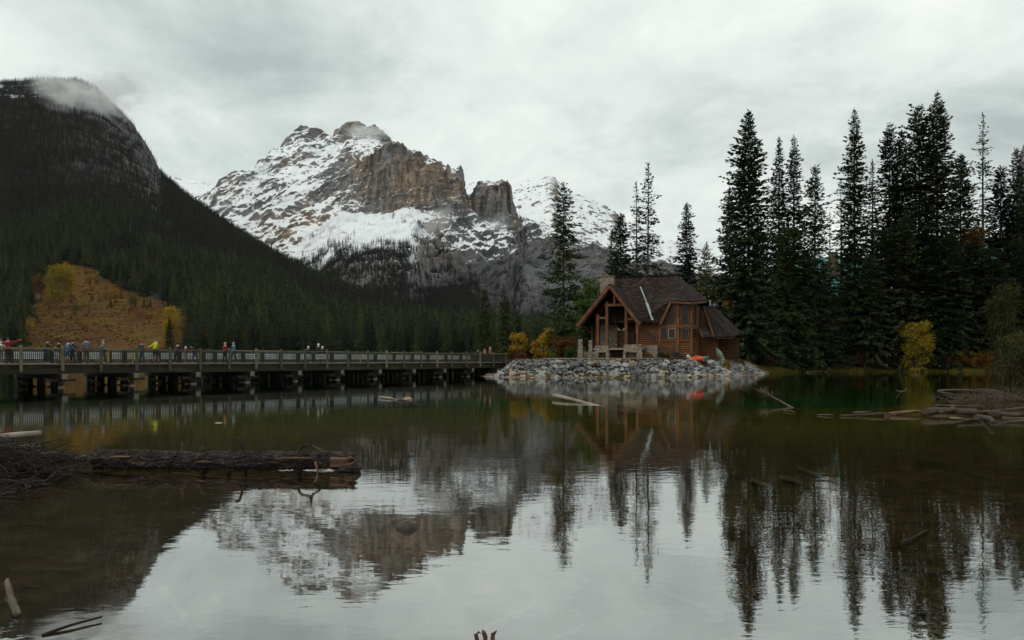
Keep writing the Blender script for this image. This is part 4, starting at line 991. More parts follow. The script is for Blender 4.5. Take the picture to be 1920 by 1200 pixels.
        fs = [(i, m_ + i, m_ + i + 1, i + 1) for i in range(m_ - 1)] + [(2*m_, 2*m_+1, 2*m_+3, 2*m_+2), (m_-1, 2*m_-1, 2*m_+3, 2*m_+1), (0, 2*m_, 2*m_+2, m_)]
        fs += [tuple(range(m_)) + (2*m_+1, 2*m_), tuple(reversed(range(m_, 2*m_))) + (2*m_+2, 2*m_+3)]
        return MB().add(vs, fs).build(name, m, root)
    gw = cp(1126, 650, 0.6); gw2 = cp(1200, 650, 0.6)
    zf = cp(1160, 652, 3.4).z                                       # porch floor level
    logwall((gw.x - .8, -.6), (gw2.x + .4, -.6), zf, ap.z - 3.3, m=DARKLOG)
    p = MB().slab([Vector((gw.x - .8, -.58, ap.z - 3.3)), Vector((gw2.x + .4, -.58, ap.z - 3.3)), Vector((ap.x, -.58, ap.z - .5))], .2); p.build('gable_wall', DARKLOG, root)
    c0 = cp(1199, 650, 2.3); c1 = cp(1236, 650, 2.3)
    logwall((c0.x, -2.3), (c1.x, -2.3), zf - .1, e1.z - .1)
    B0 = cp(1236, 640, 2.31); B1 = cp(1271, 640, 2.6); B2 = cp(1296, 640, 2.3); B3 = cp(1308, 640, .8)
    ztop = b1.z - .3
    zs = cp(1275, 637, 2.6).z
    for a, b in ((B0, B1), (B1, B2), (B2, B3)):
        logwall((a.x, a.y), (b.x, b.y), GZ, ztop)
    logwall((B3.x, B3.y), (B3.x + .05, 6), GZ, ztop)
    W0 = cp(1308, 640, -.4); W1 = cp(1346, 640, -.4)
    logwall((W0.x, .4), (W1.x, .4), GZ, w1.z - .05)
    logwall((W1.x - .2, 3.2), (cp(1386, 640, -3.4).x, 3.4), GZ, w2.z - .05, m=DARKLOG)
    p = MB().slab([Vector((W0.x, .42, w1.z - .1)), Vector((w1.x, .42, w1.z - .1)), Vector((w0.x - .1, .42, w0.z - .3))], .2); p.build('gable_wall', DARKLOG, root)
    logwall((le.x + .9, 6.5), (le.x + .9, -.6), zf, le.z, m=DARKLOG)      # far left side
    MB().box(le.x + 1.0, b2.x - .6, 9.6, 9.9, GZ, e1.z).build('rear_wall', DARKLOG, root)
    # corner posts and belt beams of the bay
    for a in (B0, B1, B2, B3): MB().box(a.x - .14, a.x + .14, a.y - .2, a.y + .1, GZ, ztop).build('bay_post', BEAM, root)
    zb = cp(1280, 612, 2.6).z
    for a, b in ((B0, B1), (B1, B2), (B2, B3)):
        beam(Vector((a.x, a.y - .16, zb)), Vector((b.x, b.y - .16, zb)), .14, .30, 'belt_beam'); beam(Vector((a.x, a.y - .12, zs - .1)), Vector((b.x, b.y - .12, zs - .1)), .12, .16, 'sill_beam')
        beam(Vector((a.x, a.y - .10, cp(1280, 663, 2.6).z)), Vector((b.x, b.y - .10, cp(1280, 663, 2.6).z)), .10, .06, 'ledge', PLANK)
    # windows: frame, dark pane, muntins
    def window(a, b, u0, u1, z0, z1, nx, nz, frame=BEAM):
        a, b = Vector((a[0], a[1], 0)), Vector((b[0], b[1], 0)); d = (b - a).normalized(); n = Vector((d.y, -d.x, 0)); L = (b - a).length
        P = lambda u, z, o: a + d * (u * L) + n * o + Vector((0, 0, z))
        f = MB(); w = .09
        f.bar(P(u0, z0, .13), P(u1, z0, .13), .1, w); f.bar(P(u0, z1, .13), P(u1, z1, .13), .1, w)
        for u in (u0, u1): f.bar(P(u, z0 - .045, .131), P(u, z1 + .045, .131), w, .1, up=d)
        fo = f.build('window', frame, root)
        g = MB(); g.add([P(u0, z0, .095), P(u1, z0, .095), P(u1, z1, .095), P(u0, z1, .095), P(u0, z0, .085), P(u1, z0, .085), P(u1, z1, .085), P(u0, z1, .085)], [(0, 1, 2, 3), (7, 6, 5, 4)]); g.build('pane', GLASS, fo)
        mu = MB()
        for i in range(1, nx): u = u0 + (u1 - u0) * i / nx; mu.bar(P(u, z0, .115), P(u, z1, .115), .035, .03, up=d)
        for i in range(1, nz): z = z0 + (z1 - z0) * i / nz; mu.bar(P(u0, z, .116), P(u1, z, .116), .03, .035)
        if nx * nz > 1: mu.build('muntin', DARKLOG, fo)
    zu0, zu1, zl0, zl1 = cp(1280, 609, 2.6).z, cp(1280, 571, 2.6).z, cp(1280, 634, 2.6).z, cp(1280, 616, 2.6).z
    window(B0, B1, .50, .88, zu0, zu1, 3, 6); window(B0, B1, .52, .88, zl0, zl1, 2, 3, PLANK); window(B0, B1, .10, .44, zl0 - .1, zl1 + .05, 1, 1)
    window(B1, B2, .25, .78, zu0, zu1, 3, 6); window(B1, B2, .25, .80, zl0, zl1, 3, 3)
    window(B2, B3, .08, .62, zu0, zu1, 2, 6); window(B2, B3, .02, .60, zl0, zl1, 2, 3)
    window((c0.x, -2.3), (c1.x, -2.3), .70, .88, cp(1225, 640, 2.3).z, cp(1225, 628, 2.3).z, 1, 1)
    # porch: stone piers, deck, posts, beams, door
    def taper(px0, px1, py0, py1, q, d, name, hole=None):
        a, b = cp(px0, py1, q), cp(px1, py1, q); z0, z1 = a.z - .25, cp(px0, py0, q).z; x0, x1, y0 = a.x, b.x, -q
        mb = MB()
        def blk(x0, x1, z0, z1, s0, s1): mb.add([(x0 - s0, y0 - s0, z0), (x1 + s0, y0 - s0, z0), (x1 + s0, y0 + d, z0), (x0 - s0, y0 + d, z0), (x0 - s1, y0 - s1, z1), (x1 + s1, y0 - s1, z1), (x1 + s1, y0 + d, z1), (x0 - s1, y0 + d, z1)], [(0,3,2,1),(4,5,6,7),(0,1,5,4),(1,2,6,5),(2,3,7,6),(3,0,4,7)])
        if hole:
            h0, h1, hz = hole; zm = z0 + (z1 - z0) * hz; xa = x0 + (x1 - x0) * h0; xb = x0 + (x1 - x0) * h1
            blk(x0, x1, zm, z1, 0, -.03)
            mb.box(x0 - .05, xa, y0 - .03, y0 + d, z0, zm - .002); mb.box(xb, x1 + .05, y0 - .03, y0 + d, z0, zm - .002); mb.box(xa, xb, y0 + d * .6, y0 + d * .9, z0, zm - .003)
        else: blk(x0, x1, z0, z1, .06, -.05)
        return mb.build(name, STONEW, root)
    taper(1115, 1141, 648, 671, 4.0, 1.4, 'stone_pier', (.26, .80, .52)); taper(1169, 1203, 646, 670, 4.0, 1.4, 'stone_pier', (.12, .72, .48))
    taper(1205, 1235, 648, 670, 2.6, 1.2, 'stone_base')
    d0 = cp(1112, 648, 3.9); d1 = cp(1206, 648, 3.9)
    MB().box(d0.x, d1.x, -3.85, -.62, zf - .26, zf - .02).build('porch_deck', PLANK, root)
    MB().box(d0.x, d1.x, -2.5, -2.3, GZ - .2, zf - .27).build('porch_skirt', DARKLOG, root)
    zbm = cp(1150, 572, 3.6).z; zb2 = cp(1130, 596, 3.6).z
    for px, py in ((1121, 590), (1138, 566), (1174, 570), (1195, 598)):
        a = cp(px, 650, 3.6); MB().box(a.x - .16, a.x + .16, -3.76, -3.44, zf - .02, cp(px, py, 3.6).z).build('porch_post', BEAM, root)
    for px in (1121, 1138):
        a = cp(px, 650, .9)
    beam(Vector((cp(1134, 572, 3.6).x, -3.6, zbm)), Vector((cp(1168, 572, 3.6).x, -3.6, zbm)), .26, .30, 'tie_beam')
    beam(Vector((cp(1120, 596, 3.6).x, -3.6, zb2)), Vector((cp(1139, 596, 3.6).x, -3.6, zb2)), .2, .24, 'tie_beam')
    beam(Vector((cp(1172, 600, 3.6).x, -3.6, zb2 - .2)), Vector((cp(1197, 600, 3.6).x, -3.6, zb2 - .2)), .2, .24, 'tie_beam')
    kp = cp(1152, 572, 3.6); MB().box(kp.x - .12, kp.x + .12, -3.7, -3.5, zbm + .15, ap.z - .5).build('king_post', BEAM, root)
    s0 = cp(1126, 650, .75); s1 = cp(1157, 650, .75); MB().box(s0.x, s1.x, -.78, -.58, zf, cp(1140, 598, .75).z).build('stone_wall_panel', STONEW, root)
    dx = cp(1162, 650, .8); MB().box(dx.x, dx.x + .9, -.74, -.64, zf, zf + 2.1).build('door', BEAM, root)
    window((gw.x, -.6), (gw2.x, -.6), .62, .72, zf + .7, zf + 1.9, 1, 2); window((gw.x, -.6), (gw2.x, -.6), .80, .93, zf + .7, zf + 1.9, 2, 2)
    # scroll-work iron railing between the porch posts
    ir = MB(); a = cp(1141, 650, 3.6); b = cp(1158, 650, 3.6)
    for k in range(3):
        c = a.lerp(b, (k + .5) / 3); rr_ = (b.x - a.x) / 6
        ir.tube([(c.x + rr_ * math.cos(t), -3.6, zf + .45 + .42 * math.sin(t)) for t in np.linspace(0, 6.28, 13)], .022, 5)
    ir.box(a.x, b.x, -3.62, -3.58, zf + .9, zf + .94).box(a.x, b.x, -3.62, -3.58, zf + .02, zf + .06); ir.build('iron_railing', IRON, root)
    # porch stair with its stringers
    st = MB(); a = cp(1205, 650, 3.4)
    for k in range(5): st.box(a.x + .25 * k, a.x + .25 * k + .32, -3.6, -2.75, zf - .28 * (k + 1), zf - .28 * (k + 1) + .08)
    st.bar((a.x, -3.62, zf - .1), (a.x + 1.4, -3.62, GZ), .06, .3); st.build('stair', DARKLOG, root)
    # chimney
    ch = cp(1126, 548, -1.5); ch1 = cp(1150, 548, -1.5); zt = cp(1138, 519, -1.5).z
    c = MB(); c.add([(ch.x - .1, 1.2, 3), (ch1.x + .1, 1.2, 3), (ch1.x + .1, 2.5, 3), (ch.x - .1, 2.5, 3), (ch.x, 1.3, zt), (ch1.x, 1.3, zt), (ch1.x, 2.4, zt), (ch.x, 2.4, zt)], [(0,3,2,1),(4,5,6,7),(0,1,5,4),(1,2,6,5),(2,3,7,6),(3,0,4,7)])
    co = c.build('chimney', STONEW, root)
    MB().box(ch.x - .07, ch1.x + .07, 1.23, 2.47, zt + .002, zt + .12).build('chimney_cap', CONC, co)
    MB().box(ch.x + .45, ch.x + .95, 1.6, 2.1, zt + .12, zt + .35).build('flue', CONC, co)
    fp = cp(1331, 575, -3.0); f = MB(); f.tube([(fp.x, 3.0, fp.z - 1.5), (fp.x, 3.0, fp.z + .1), (fp.x, 3.0, cp(1331, 565, -3).z)], [.11, .11, .11], 8); f.tube([(fp.x, 3, cp(1331, 565, -3).z), (fp.x, 3, cp(1331, 563, -3).z)], [.16, .16], 8); f.build('stove_pipe', METALP, root)
    # loose cable sagging between the two ridges
    a = ap + Vector((1.2, 1.0, -.35)); b = rl.lerp(rr, .55) + Vector((0, -.1, .02)); cb = MB(); cb.tube([a.lerp(b, t) + Vector((0, -.2, -.75 * math.sin(math.pi * t) + .3)) for t in np.linspace(0, 1, 10)], .016, 5); cb.build('roof_cable', CONC, root)
    # antlers on the porch beam
    an = MB(); a = cp(1160, 618, 3.75)
    for s in (-1, 1):
        base = Vector((a.x + .35 + .05 * s, -3.8, a.z - .1))
        an.tube([base, base + Vector((.22 * s, -.05, .02)), base + Vector((.42 * s, -.08, .16))], [.03, .07, .02], 6)
        for k in range(4): o = base + Vector((.16 * s + .08 * k * s, -.06, .05 + .03 * k)); an.tube([o, o + Vector((.04 * s, -.03, .14)), o + Vector((.09 * s, -.05, .24))], [.026, .018, .008], 5)
    ao = an.build('antlers', pmat('bone', (.20, .18, .15), (.34, .31, .26), 6, .7, .2), None); ao.matrix_world = Matrix.Translation((CO.x, CO.y, 0)) @ Matrix.Rotation(-CA, 4, 'Z')
    tag(ao, 'pale moose antlers hung under the porch gable', 'antlers')
    return root, GZ, zf
CABIN, CGZ, CZF = build_cabin()
# ------------------------------------------------------------------ rock bank, lodges, undergrowth
def gz(x, y): return float(ground_z(np.array([float(x)]), np.array([float(y)]))[0])
ROCKG = pmat('grey_bank_stone', (.085, .085, .09), (.31, .305, .29), 1.6, .85, .5, rand=.85, c3=(.185, .185, .185), lo=.15, hi=.85, dist=.05)
ROCKT = pmat('tan_bank_stone', (.16, .12, .08), (.40, .32, .22), 1.6, .85, .5, rand=.6, lo=.2, hi=.8, dist=.03)
ROCKW = pmat('wet_tan_stone', (.13, .078, .040), (.30, .19, .10), 2.0, .5, .4, rand=.5, lo=.2, hi=.8, dist=.02)
def hull_rock(seed, n=15, fl=.7):
    g = random.Random(seed); bm = bmesh.new()
    for k in range(n):
        v = Vector((g.gauss(0, 1), g.gauss(0, 1), g.gauss(0, 1))).normalized() * g.uniform(.82, 1.0); v.z *= fl; v.y *= .85; bm.verts.new(v)
    bmesh.ops.convex_hull(bm, input=bm.verts[:])
    for v in [v for v in bm.verts if not v.link_faces]: bm.verts.remove(v)
    return bm
def rock_mesh(seed, mat, fl=.7):
    bm = hull_rock(seed, 17, fl); bmesh.ops.triangulate(bm, faces=bm.faces[:]); me = bpy.data.meshes.new('stone'); bm.to_mesh(me); bm.free(); me.materials.append(mat); return me
def build_bank():
    root = empty('rock_bank', (10, 80, 0)); tag(root, 'bank of piled grey boulders along the water below the cabin', 'rock bank')
    g = random.Random(4)
    GM = [rock_mesh(200 + k, ROCKG, g.uniform(.55, .85)) for k in range(14)]; TM = [rock_mesh(230 + k, ROCKT, .65) for k in range(5)]; WM = [rock_mesh(240 + k, ROCKW, .4) for k in range(6)]
    line = [Vector((*p, 0)) for p in PENINSULA[:9]]; line.insert(0, Vector((-2.6, 87.5, 0)))
    seg = [(a, b, (b - a).length) for a, b in zip(line, line[1:])]; total = sum(s[2] for s in seg)
    def along(s):
        for a, b, l in seg:
            if s <= l: d = (b - a).normalized(); return a + d * s, Vector((-d.y, d.x, 0))
            s -= l
        return line[-1], Vector((0, 1, 0))
    spots = []
    for row, v in enumerate((-.3, .02, .34, .66, .98, 1.3, 1.62, 1.92)):
        s = g.uniform(0, .5)
        while s < total:
            r = (g.uniform(.17, .44) if row > 1 else g.uniform(.22, .55)) * (1.5 if g.random() < .12 else 1)
            if row == 7: r *= .7
            p, n = along(s); q = p + n * (v + g.uniform(-.16, .16)); z = gz(q.x, q.y)
            if s > total - 9 and v > 1.4 + g.random(): s += r * 1.5; continue
            spots.append((q.x, q.y, max(z, -.1) + r * (.30 if row < 6 else .05), r, 'g' if g.random() > .22 else 't')); s += r * 1.45
    s = 0
    wet = []
    while s < total - 3:
        r = g.uniform(.3, .62); p, n = along(s); q = p + n * (-.55 + g.uniform(-.15, .15)); wet.append((q.x, q.y, -.02, r, 'w')); s += r * 1.7
    spots.sort(key=lambda a: -a[3]); own = spots[:300 - len(wet)] + wet; rest = spots[300 - len(wet):]
    for x, y, z, r, k in own:
        me = g.choice({'g': GM, 't': TM, 'w': WM}[k])
        o = link(bpy.data.objects.new('stone', me), root); o.location = (x - 10, y - 80, z)
        o.scale = (r * g.uniform(.9, 1.3), r * g.uniform(.85, 1.1), r * (g.uniform(.8, 1.1) if k != 'w' else .45)); o.rotation_euler = (g.uniform(-.5, .5), g.uniform(-.5, .5), g.uniform(0, 6.28)) if k != 'w' else (0, 0, g.uniform(-.3, .3))
    for k in range(650):
        p, n = along(g.uniform(0, total)); v = g.uniform(-.35, 2.0); q = p + n * v; r = g.uniform(.10, .24); rest.append((q.x, q.y, max(gz(q.x, q.y), -.05) + r * .35, r, 'g'))
    fill = MB()
    for i, (x, y, z, r, k) in enumerate(rest):
        bm = hull_rock(300 + i, 12); M = Matrix.Rotation(g.uniform(0, 6.28), 3, 'Z'); bm.verts.index_update()
        fill.add([M @ v.co * r + Vector((x - 10, y - 80, z)) for v in bm.verts], [[v.index for v in f.verts] for f in bm.faces]); bm.free()
    o = fill.build('stone_fill', ROCKG, root); o['kind'] = 'stuff'
build_bank()

TEAL = pmat('teal_metal_roof', (.055, .20, .19), (.10, .30, .28), .8, .5, .1, stretch=(3, 1, 1))
LODGEW = pmat('dark_lodge_wall', (.035, .025, .018), (.075, .055, .04), 1.5, .85, .2, stretch=(1, 1, 4))
def build_lodges():
    def lodge(label, x0, x1, y, d, z0, ze, zr, dormers, chim):
        cx = (x0 + x1) / 2; r = empty('lodge', (cx, y, z0)); tag(r, label, 'lodge'); w = (x1 - x0) / 2; ze -= z0; zr -= z0
        MB().box(-w + .6, w - .6, .6, d - .6, -1, ze).build('wall', LODGEW, r)
        MB().slab([(-w, -.3, ze - .2), (w, -.3, ze - .2), (w, d / 2, zr), (-w, d / 2, zr)], .15).build('roof', TEAL, r)
        MB().slab([(w, d + .3, ze - .2), (-w, d + .3, ze - .2), (-w, d / 2, zr), (w, d / 2, zr)], .15).build('roof', TEAL, r)
        for s in (-1, 1): MB().slab([(s * (w - .7), .6, ze), (s * (w - .7), d - .6, ze), (s * (w - .7), d / 2, zr - .3)][::s], .1).build('gable_wall', LODGEW, r)
        n = int((x1 - x0) / 3)
        for fl in range(2):
            for k in range(n):
                u = -w + 1.5 + k * 3; zz = ze - 2.6 - 3 * fl
                f = MB().box(u, u + 1.2, .52, .598, zz, zz + 1.5).build('window', PLANK, r); MB().box(u + .1, u + 1.1, .49, .518, zz + .1, zz + 1.4).build('pane', GLASS, f)
        for u, hw, hh in dormers:
            u -= cx; dz = ze + .9
            f = MB().box(u - hw + .2, u + hw - .2, .4, d / 2 - .5, ze, dz + .3).build('dormer', LODGEW, r)
            MB().slab([(u - hw, 0, dz), (u, 0, dz + hh), (u, d / 2, dz + hh), (u - hw, d / 2, dz)][::-1], .12).build('dormer_roof', TEAL, f); MB().slab([(u, 0, dz + hh), (u + hw, 0, dz), (u + hw, d / 2, dz), (u, d / 2, dz + hh)][::-1], .12).build('dormer_roof', TEAL, f)
            MB().slab([(u - hw + .2, .4, dz), (u + hw - .2, .4, dz), (u, .4, dz + hh - .2)], .1).build('dormer_gable', LODGEW, f)
            MB().box(u - .6, u + .6, .3, .38, dz - .9, dz + .2).build('pane', GLASS, f)
        if chim is not None: MB().box(chim - cx - .7, chim - cx + .7, 2.2, 3.6, ze, zr + .6).build('chimney', CONC, r)
    D = 146
    X = lambda px, D: (px - 960) / FPX * D
    Z = lambda py, D: CAMH - (py - HZ) / FPX * D
    lodge('teal-roofed lodge with a chimney behind the tall straight spire', X(1500, D), X(1672, D), D, 11, gz(X(1590, D), D), Z(553, D), Z(482, D + 5), [], X(1574, D))
    D = 140
    lodge('teal-roofed lodge with dark gabled dormers at the right edge', X(1792, D), X(1985, D), D, 12, gz(X(1880, D), D), Z(517, D), Z(445, D + 5), [(X(1814, D), 2.2, 1.9), (X(1888, D), 2.7, 2.4)], X(1854, D))
build_lodges()

def bush(px, py_base, py_top, D, w, mat, label, seed, n=2600, leaf=.2, name='bush', cat='bush', bark=BARK, **kw):
    x = (px - 960) / FPX * D; z = gz(x, D) - .05; H = CAMH - (py_top - HZ) / FPX * D - z
    ms = leafy_meshes(seed, mat, bark, H=H, Rx=w / FPX * D, n=n, leaf=leaf, **kw)
    return place_bush(name, ms, (x, D, z), 1.0, 0, label, cat)
def hillbush(px, py, D, Hpx, wpx, mat, label, seed, n=1500, leaf=.6, bark=BARKP, **kw):
    p = at(px, py, D); k = D / FPX
    return place_bush('aspen_tree', leafy_meshes(seed, mat, bark, H=Hpx * k, Rx=wpx * k, n=n, leaf=leaf, **kw), p, 1.0, 0, label, 'tree')
DULLGOLD = leaf_mat('dull_golden_leaves', (.14, .10, .010), (.32, .24, .022), (.22, .165, .015), 1.2, rand=.3)
def build_bushes():
    B = bush
    B(973, 670, 624, 93, 19, GOLD, 'golden aspen sapling at the cabin end of the bridge', 1, 2400, .2, 'aspen_sapling', 'tree', BARKP)
    B(1007, 672, 636, 92, 13, GOLD, 'small golden shrub left of the lamp post', 2, 1500, .17, 'aspen_sapling', 'tree', BARKP)
    B(1034, 672, 612, 100, 27, GOLD, 'tall golden-green bush in front of the lone ragged spruce', 3, 3400, .22)
    B(1058, 672, 636, 97, 26, OCHRE, 'rust-orange bush below the golden-green one', 4, 3000, .2)
    B(1068, 672, 650, 93, 13, LEAFG, 'small bright green bush beside the stone pillar', 5, 1500, .18)
    B(1035, 672, 663, 92, 10, LEAFG, 'low round green bush on the bank by the lamp post', 6, 900, .14)
    B(993, 674, 648, 95, 11, OLIVE, 'dark green bush between the two golden saplings', 7, 1200, .18)
    B(1100, 660, 516, 113, 34, LEAFG, 'bright green aspen rising behind the cabin chimney', 8, 7000, .30, 'aspen_tree', 'tree', BARKP, blobs=34, low=.1)
    B(1098, 660, 588, 106, 24, OLIVE, 'dark olive bush under the left eave of the cabin', 9, 3000, .24)
    B(962, 690, 655, 90, 12, RUST, 'red-brown shrub at the end of the bridge railing', 10, 1600, .12, low=.02)
    B(977, 684, 662, 88, 12, RUST, 'red-brown shrub on the bank below the golden sapling', 11, 1400, .12, low=.02)
    B(1012, 676, 664, 87, 9, RUST, 'small pinkish-brown shrub at the top of the bank', 12, 900, .11, low=.02)
    B(1368, 640, 546, 113, 19, GOLD, 'golden tree glowing behind the right wing of the cabin', 13, 3000, .26, 'aspen_tree', 'tree', BARKP)
    B(1412, 660, 612, 119, 11, OCHRE, 'small orange tree behind the trunk with the sign', 14, 1200, .24)
    B(1719, 678, 597, 120.8, 36, DULLGOLD, 'rounded golden-yellow bush on the right bank under the dark spruces', 15, 8500, .22, blobs=46, low=.02, stems=9, top=.8)
    B(1822, 520, 405, 128, 30, OCHRE, 'ochre crown glowing between the dark spruces above the right lodge', 16, 2600, .34, 'aspen_tree', 'tree', low=.55, blobs=18)
    B(1880, 520, 430, 131, 34, OCHRE, 'dull ochre crown left of the spruce at the right edge', 17, 2400, .34, 'aspen_tree', 'tree', low=.6, blobs=18)
    B(1888, 690, 533, 112, 46, OLIVE, 'large olive willow at the right edge of the bank', 18, 8000, .26, 'willow', 'bush', blobs=36, low=.05, stems=7)
    B(1908, 700, 620, 92, 40, OLIVE, 'dark willow overhanging the water at the right edge', 19, 6000, .22, 'willow', 'bush', blobs=26, low=.03, stems=6)
    B(1925, 720, 630, 62, 56, OLIVE, 'nearest dark bush leaning over the driftwood at the right edge', 20, 6000, .16, 'willow', 'bush', blobs=26, low=.02, stems=6)
    for k, (px, top, D, w, m) in enumerate([(1442, 668, 116, 15, RUST), (1538, 656, 122.6, 20, RUST), (1500, 668, 122.4, 16, OLIVE), (1565, 662, 123, 14, RUST), (1620, 660, 122.8, 18, RUST), (1655, 650, 123.4, 18, RUST), (1684, 668, 122.6, 14, OLIVE),
                                             (1772, 664, 122.4, 16, RUST), (1800, 660, 122, 18, OCHRE), (1832, 656, 121, 20, OCHRE), (1862, 658, 119.6, 20, OCHRE), (1592, 668, 122.4, 14, OLIVE), (1745, 670, 122.6, 14, RUST)]):
        B(px, 690, top, D, w, m, ['red-brown shrub at the right end of the boulders', 'tall red-brown shrub right of the broad drooping spruce', 'olive shrub at the foot of the broad drooping spruce', 'red-brown shrub below the bare pale trunk',
           'red-brown shrub below the tall straight spire', 'tallest dark red shrub left of the golden bush', 'low olive shrub at the left foot of the golden bush', 'dark red shrub at the right foot of the golden bush', 'small orange shrub right of the golden bush',
           'orange shrub in the middle of the orange thicket', 'orange shrub at the right end of the orange thicket', 'low olive shrub in the grass below the spire', 'low dark red shrub hidden close behind the golden bush'][k], 30 + k, 1300, .17, low=.02)
    hillbush(108, 566, 640, 68, 27, DULLGOLD, 'large ochre aspen at the top left of the meadow', 50, 6500, .95, blobs=60, low=.03, stems=9, top=.5)
    hillbush(124, 548, 660, 52, 22, GOLD, 'golden aspen behind the large ochre one on the meadow', 51, 4200, .9, low=.05, blobs=40, stems=7, top=.6)
    hillbush(72, 560, 640, 48, 14, OCHRE, 'brown-orange aspen at the left edge of the meadow', 52, 2000, .8, low=.25, blobs=26, stems=6)
    hillbush(58, 600, 560, 36, 12, OLIVE, 'olive bush at the lower left edge of the meadow', 53, 1000, .7)
    hillbush(56, 620, 520, 20, 11, GOLD, 'low golden bush at the bottom left of the meadow', 54, 900, .6, low=.05)
    hillbush(322, 655, 440, 82, 21, GOLD, 'bright golden aspen at the right end of the meadow', 55, 6500, .6, blobs=50, low=.08, stems=7, top=.9)
    hillbush(340, 650, 450, 62, 12, OCHRE, 'rust aspen right of the bright golden one', 56, 1400, .6, low=.1)
    hillbush(250, 575, 640, 22, 14, OLIVE, 'olive bush on the upper right edge of the meadow', 57, 900, .7, low=.05)
    hillbush(213, 560, 700, 16, 12, OCHRE, 'small ochre bush near the top of the meadow', 58, 700, .7, low=.05)
    hillbush(387, 640, 440, 26, 5, OCHRE, 'thin orange sapling among the conifers behind the red jacket', 59, 500, .5)
    hillbush(457, 640, 440, 22, 5, OCHRE, 'thin orange sapling among the conifers above the bridge', 60, 500, .5)
build_bushes()
SEDGE = leaf_mat('sedge', (.12, .105, .022), (.30, .20, .040), (.19, .16, .03), .25, rand=0, trans=.3)
DRYGRASS = leaf_mat('dry_grass', (.13, .08, .03), (.24, .15, .06), (.18, .11, .045), .5, rand=0, trans=.2)
def blades(name, mat, spots, label):
    g = np.random.RandomState(8); P = np.array([[x, y, gz_] for x, y, gz_, h in spots]); h = np.array([s[3] for s in spots]) * g.uniform(.6, 1.2, len(spots)); a = g.uniform(0, 3.14, len(P)); w = .018 * (1 + h)
    d = np.stack([np.cos(a) * w, np.sin(a) * w, 0 * a], 1); tip = np.stack([g.normal(0, .18, len(P)) * h, g.normal(0, .18, len(P)) * h, h], 1)
    V = np.stack([P - d, P + d, P + tip], 1).reshape(-1, 3); me = np_mesh(name, V, np.arange(3 * len(P)).reshape(-1, 3)); me.materials.append(mat)
    tag(link(bpy.data.objects.new(name, me)), label, kind='stuff')
def build_grass():
    g = np.random.RandomState(9); n = 60000; x = g.uniform(33, 80, n); y = g.uniform(104, 128, n); sd = poly_sd(x, y, PENINSULA); z = ground_z(x, y)
    k = (sd > -.4) & (sd < 3.6); x, y, z, sd = x[k], y[k], z[k], sd[k]
    hh = .55 + .35 * fbm(x / 4, y / 4, 0 * x, 3) - .08 * sd
    blades('bank_sedge', SEDGE, list(zip(x, y, z - .02, np.clip(hh, .2, 1.1))), 'yellow-green sedge along the edge of the right bank')
    n = 16000; x = g.uniform(-3, 36, n); y = g.uniform(80, 106, n); sd = poly_sd(x, y, PENINSULA); z = ground_z(x, y)
    pat = fbm(x / 2.5, y / 2.5, 0 * x, 3); k = (sd > 1.7) & (sd < 3.4) & ((pat > .15) | (x > 24) | (x < 4)); x, y, z = x[k], y[k], z[k]
    blades('bank_grass', DRYGRASS, list(zip(x, y, z - .02, np.full(len(x), .3))), 'dry brown grass tufts along the top of the rock bank')
build_grass()
# ------------------------------------------------------------------ people on the bridge
def skin_obj(name, verts, edges, radii, mat, parent, sub=1):
    me = bpy.data.meshes.new(name); me.from_pydata([tuple(v) for v in verts], edges, []); me.materials.append(mat)
    o = link(bpy.data.objects.new(name, me), parent)
    md = o.modifiers.new('skin', 'SKIN'); md.use_smooth_shade = True; md.branch_smoothing = .4
    for i, r in enumerate(radii):
        d = me.skin_vertices[0].data[i]; d.radius = (r, r) if not hasattr(r, '__len__') else r; d.use_root = (i == 0)
    s = o.modifiers.new('sub', 'SUBSURF'); s.levels = sub; s.render_levels = sub
    return o
_CLOTH = {}
def cloth(c):
    if c not in _CLOTH: _CLOTH[c] = pmat('cloth_%d' % len(_CLOTH), c, tuple(v * .7 for v in c), 9, .85, .25, dist=.01)
    return _CLOTH[c]
SKINM = pmat('skin', (.50, .29, .20), (.42, .23, .16), 8, .55, 0)
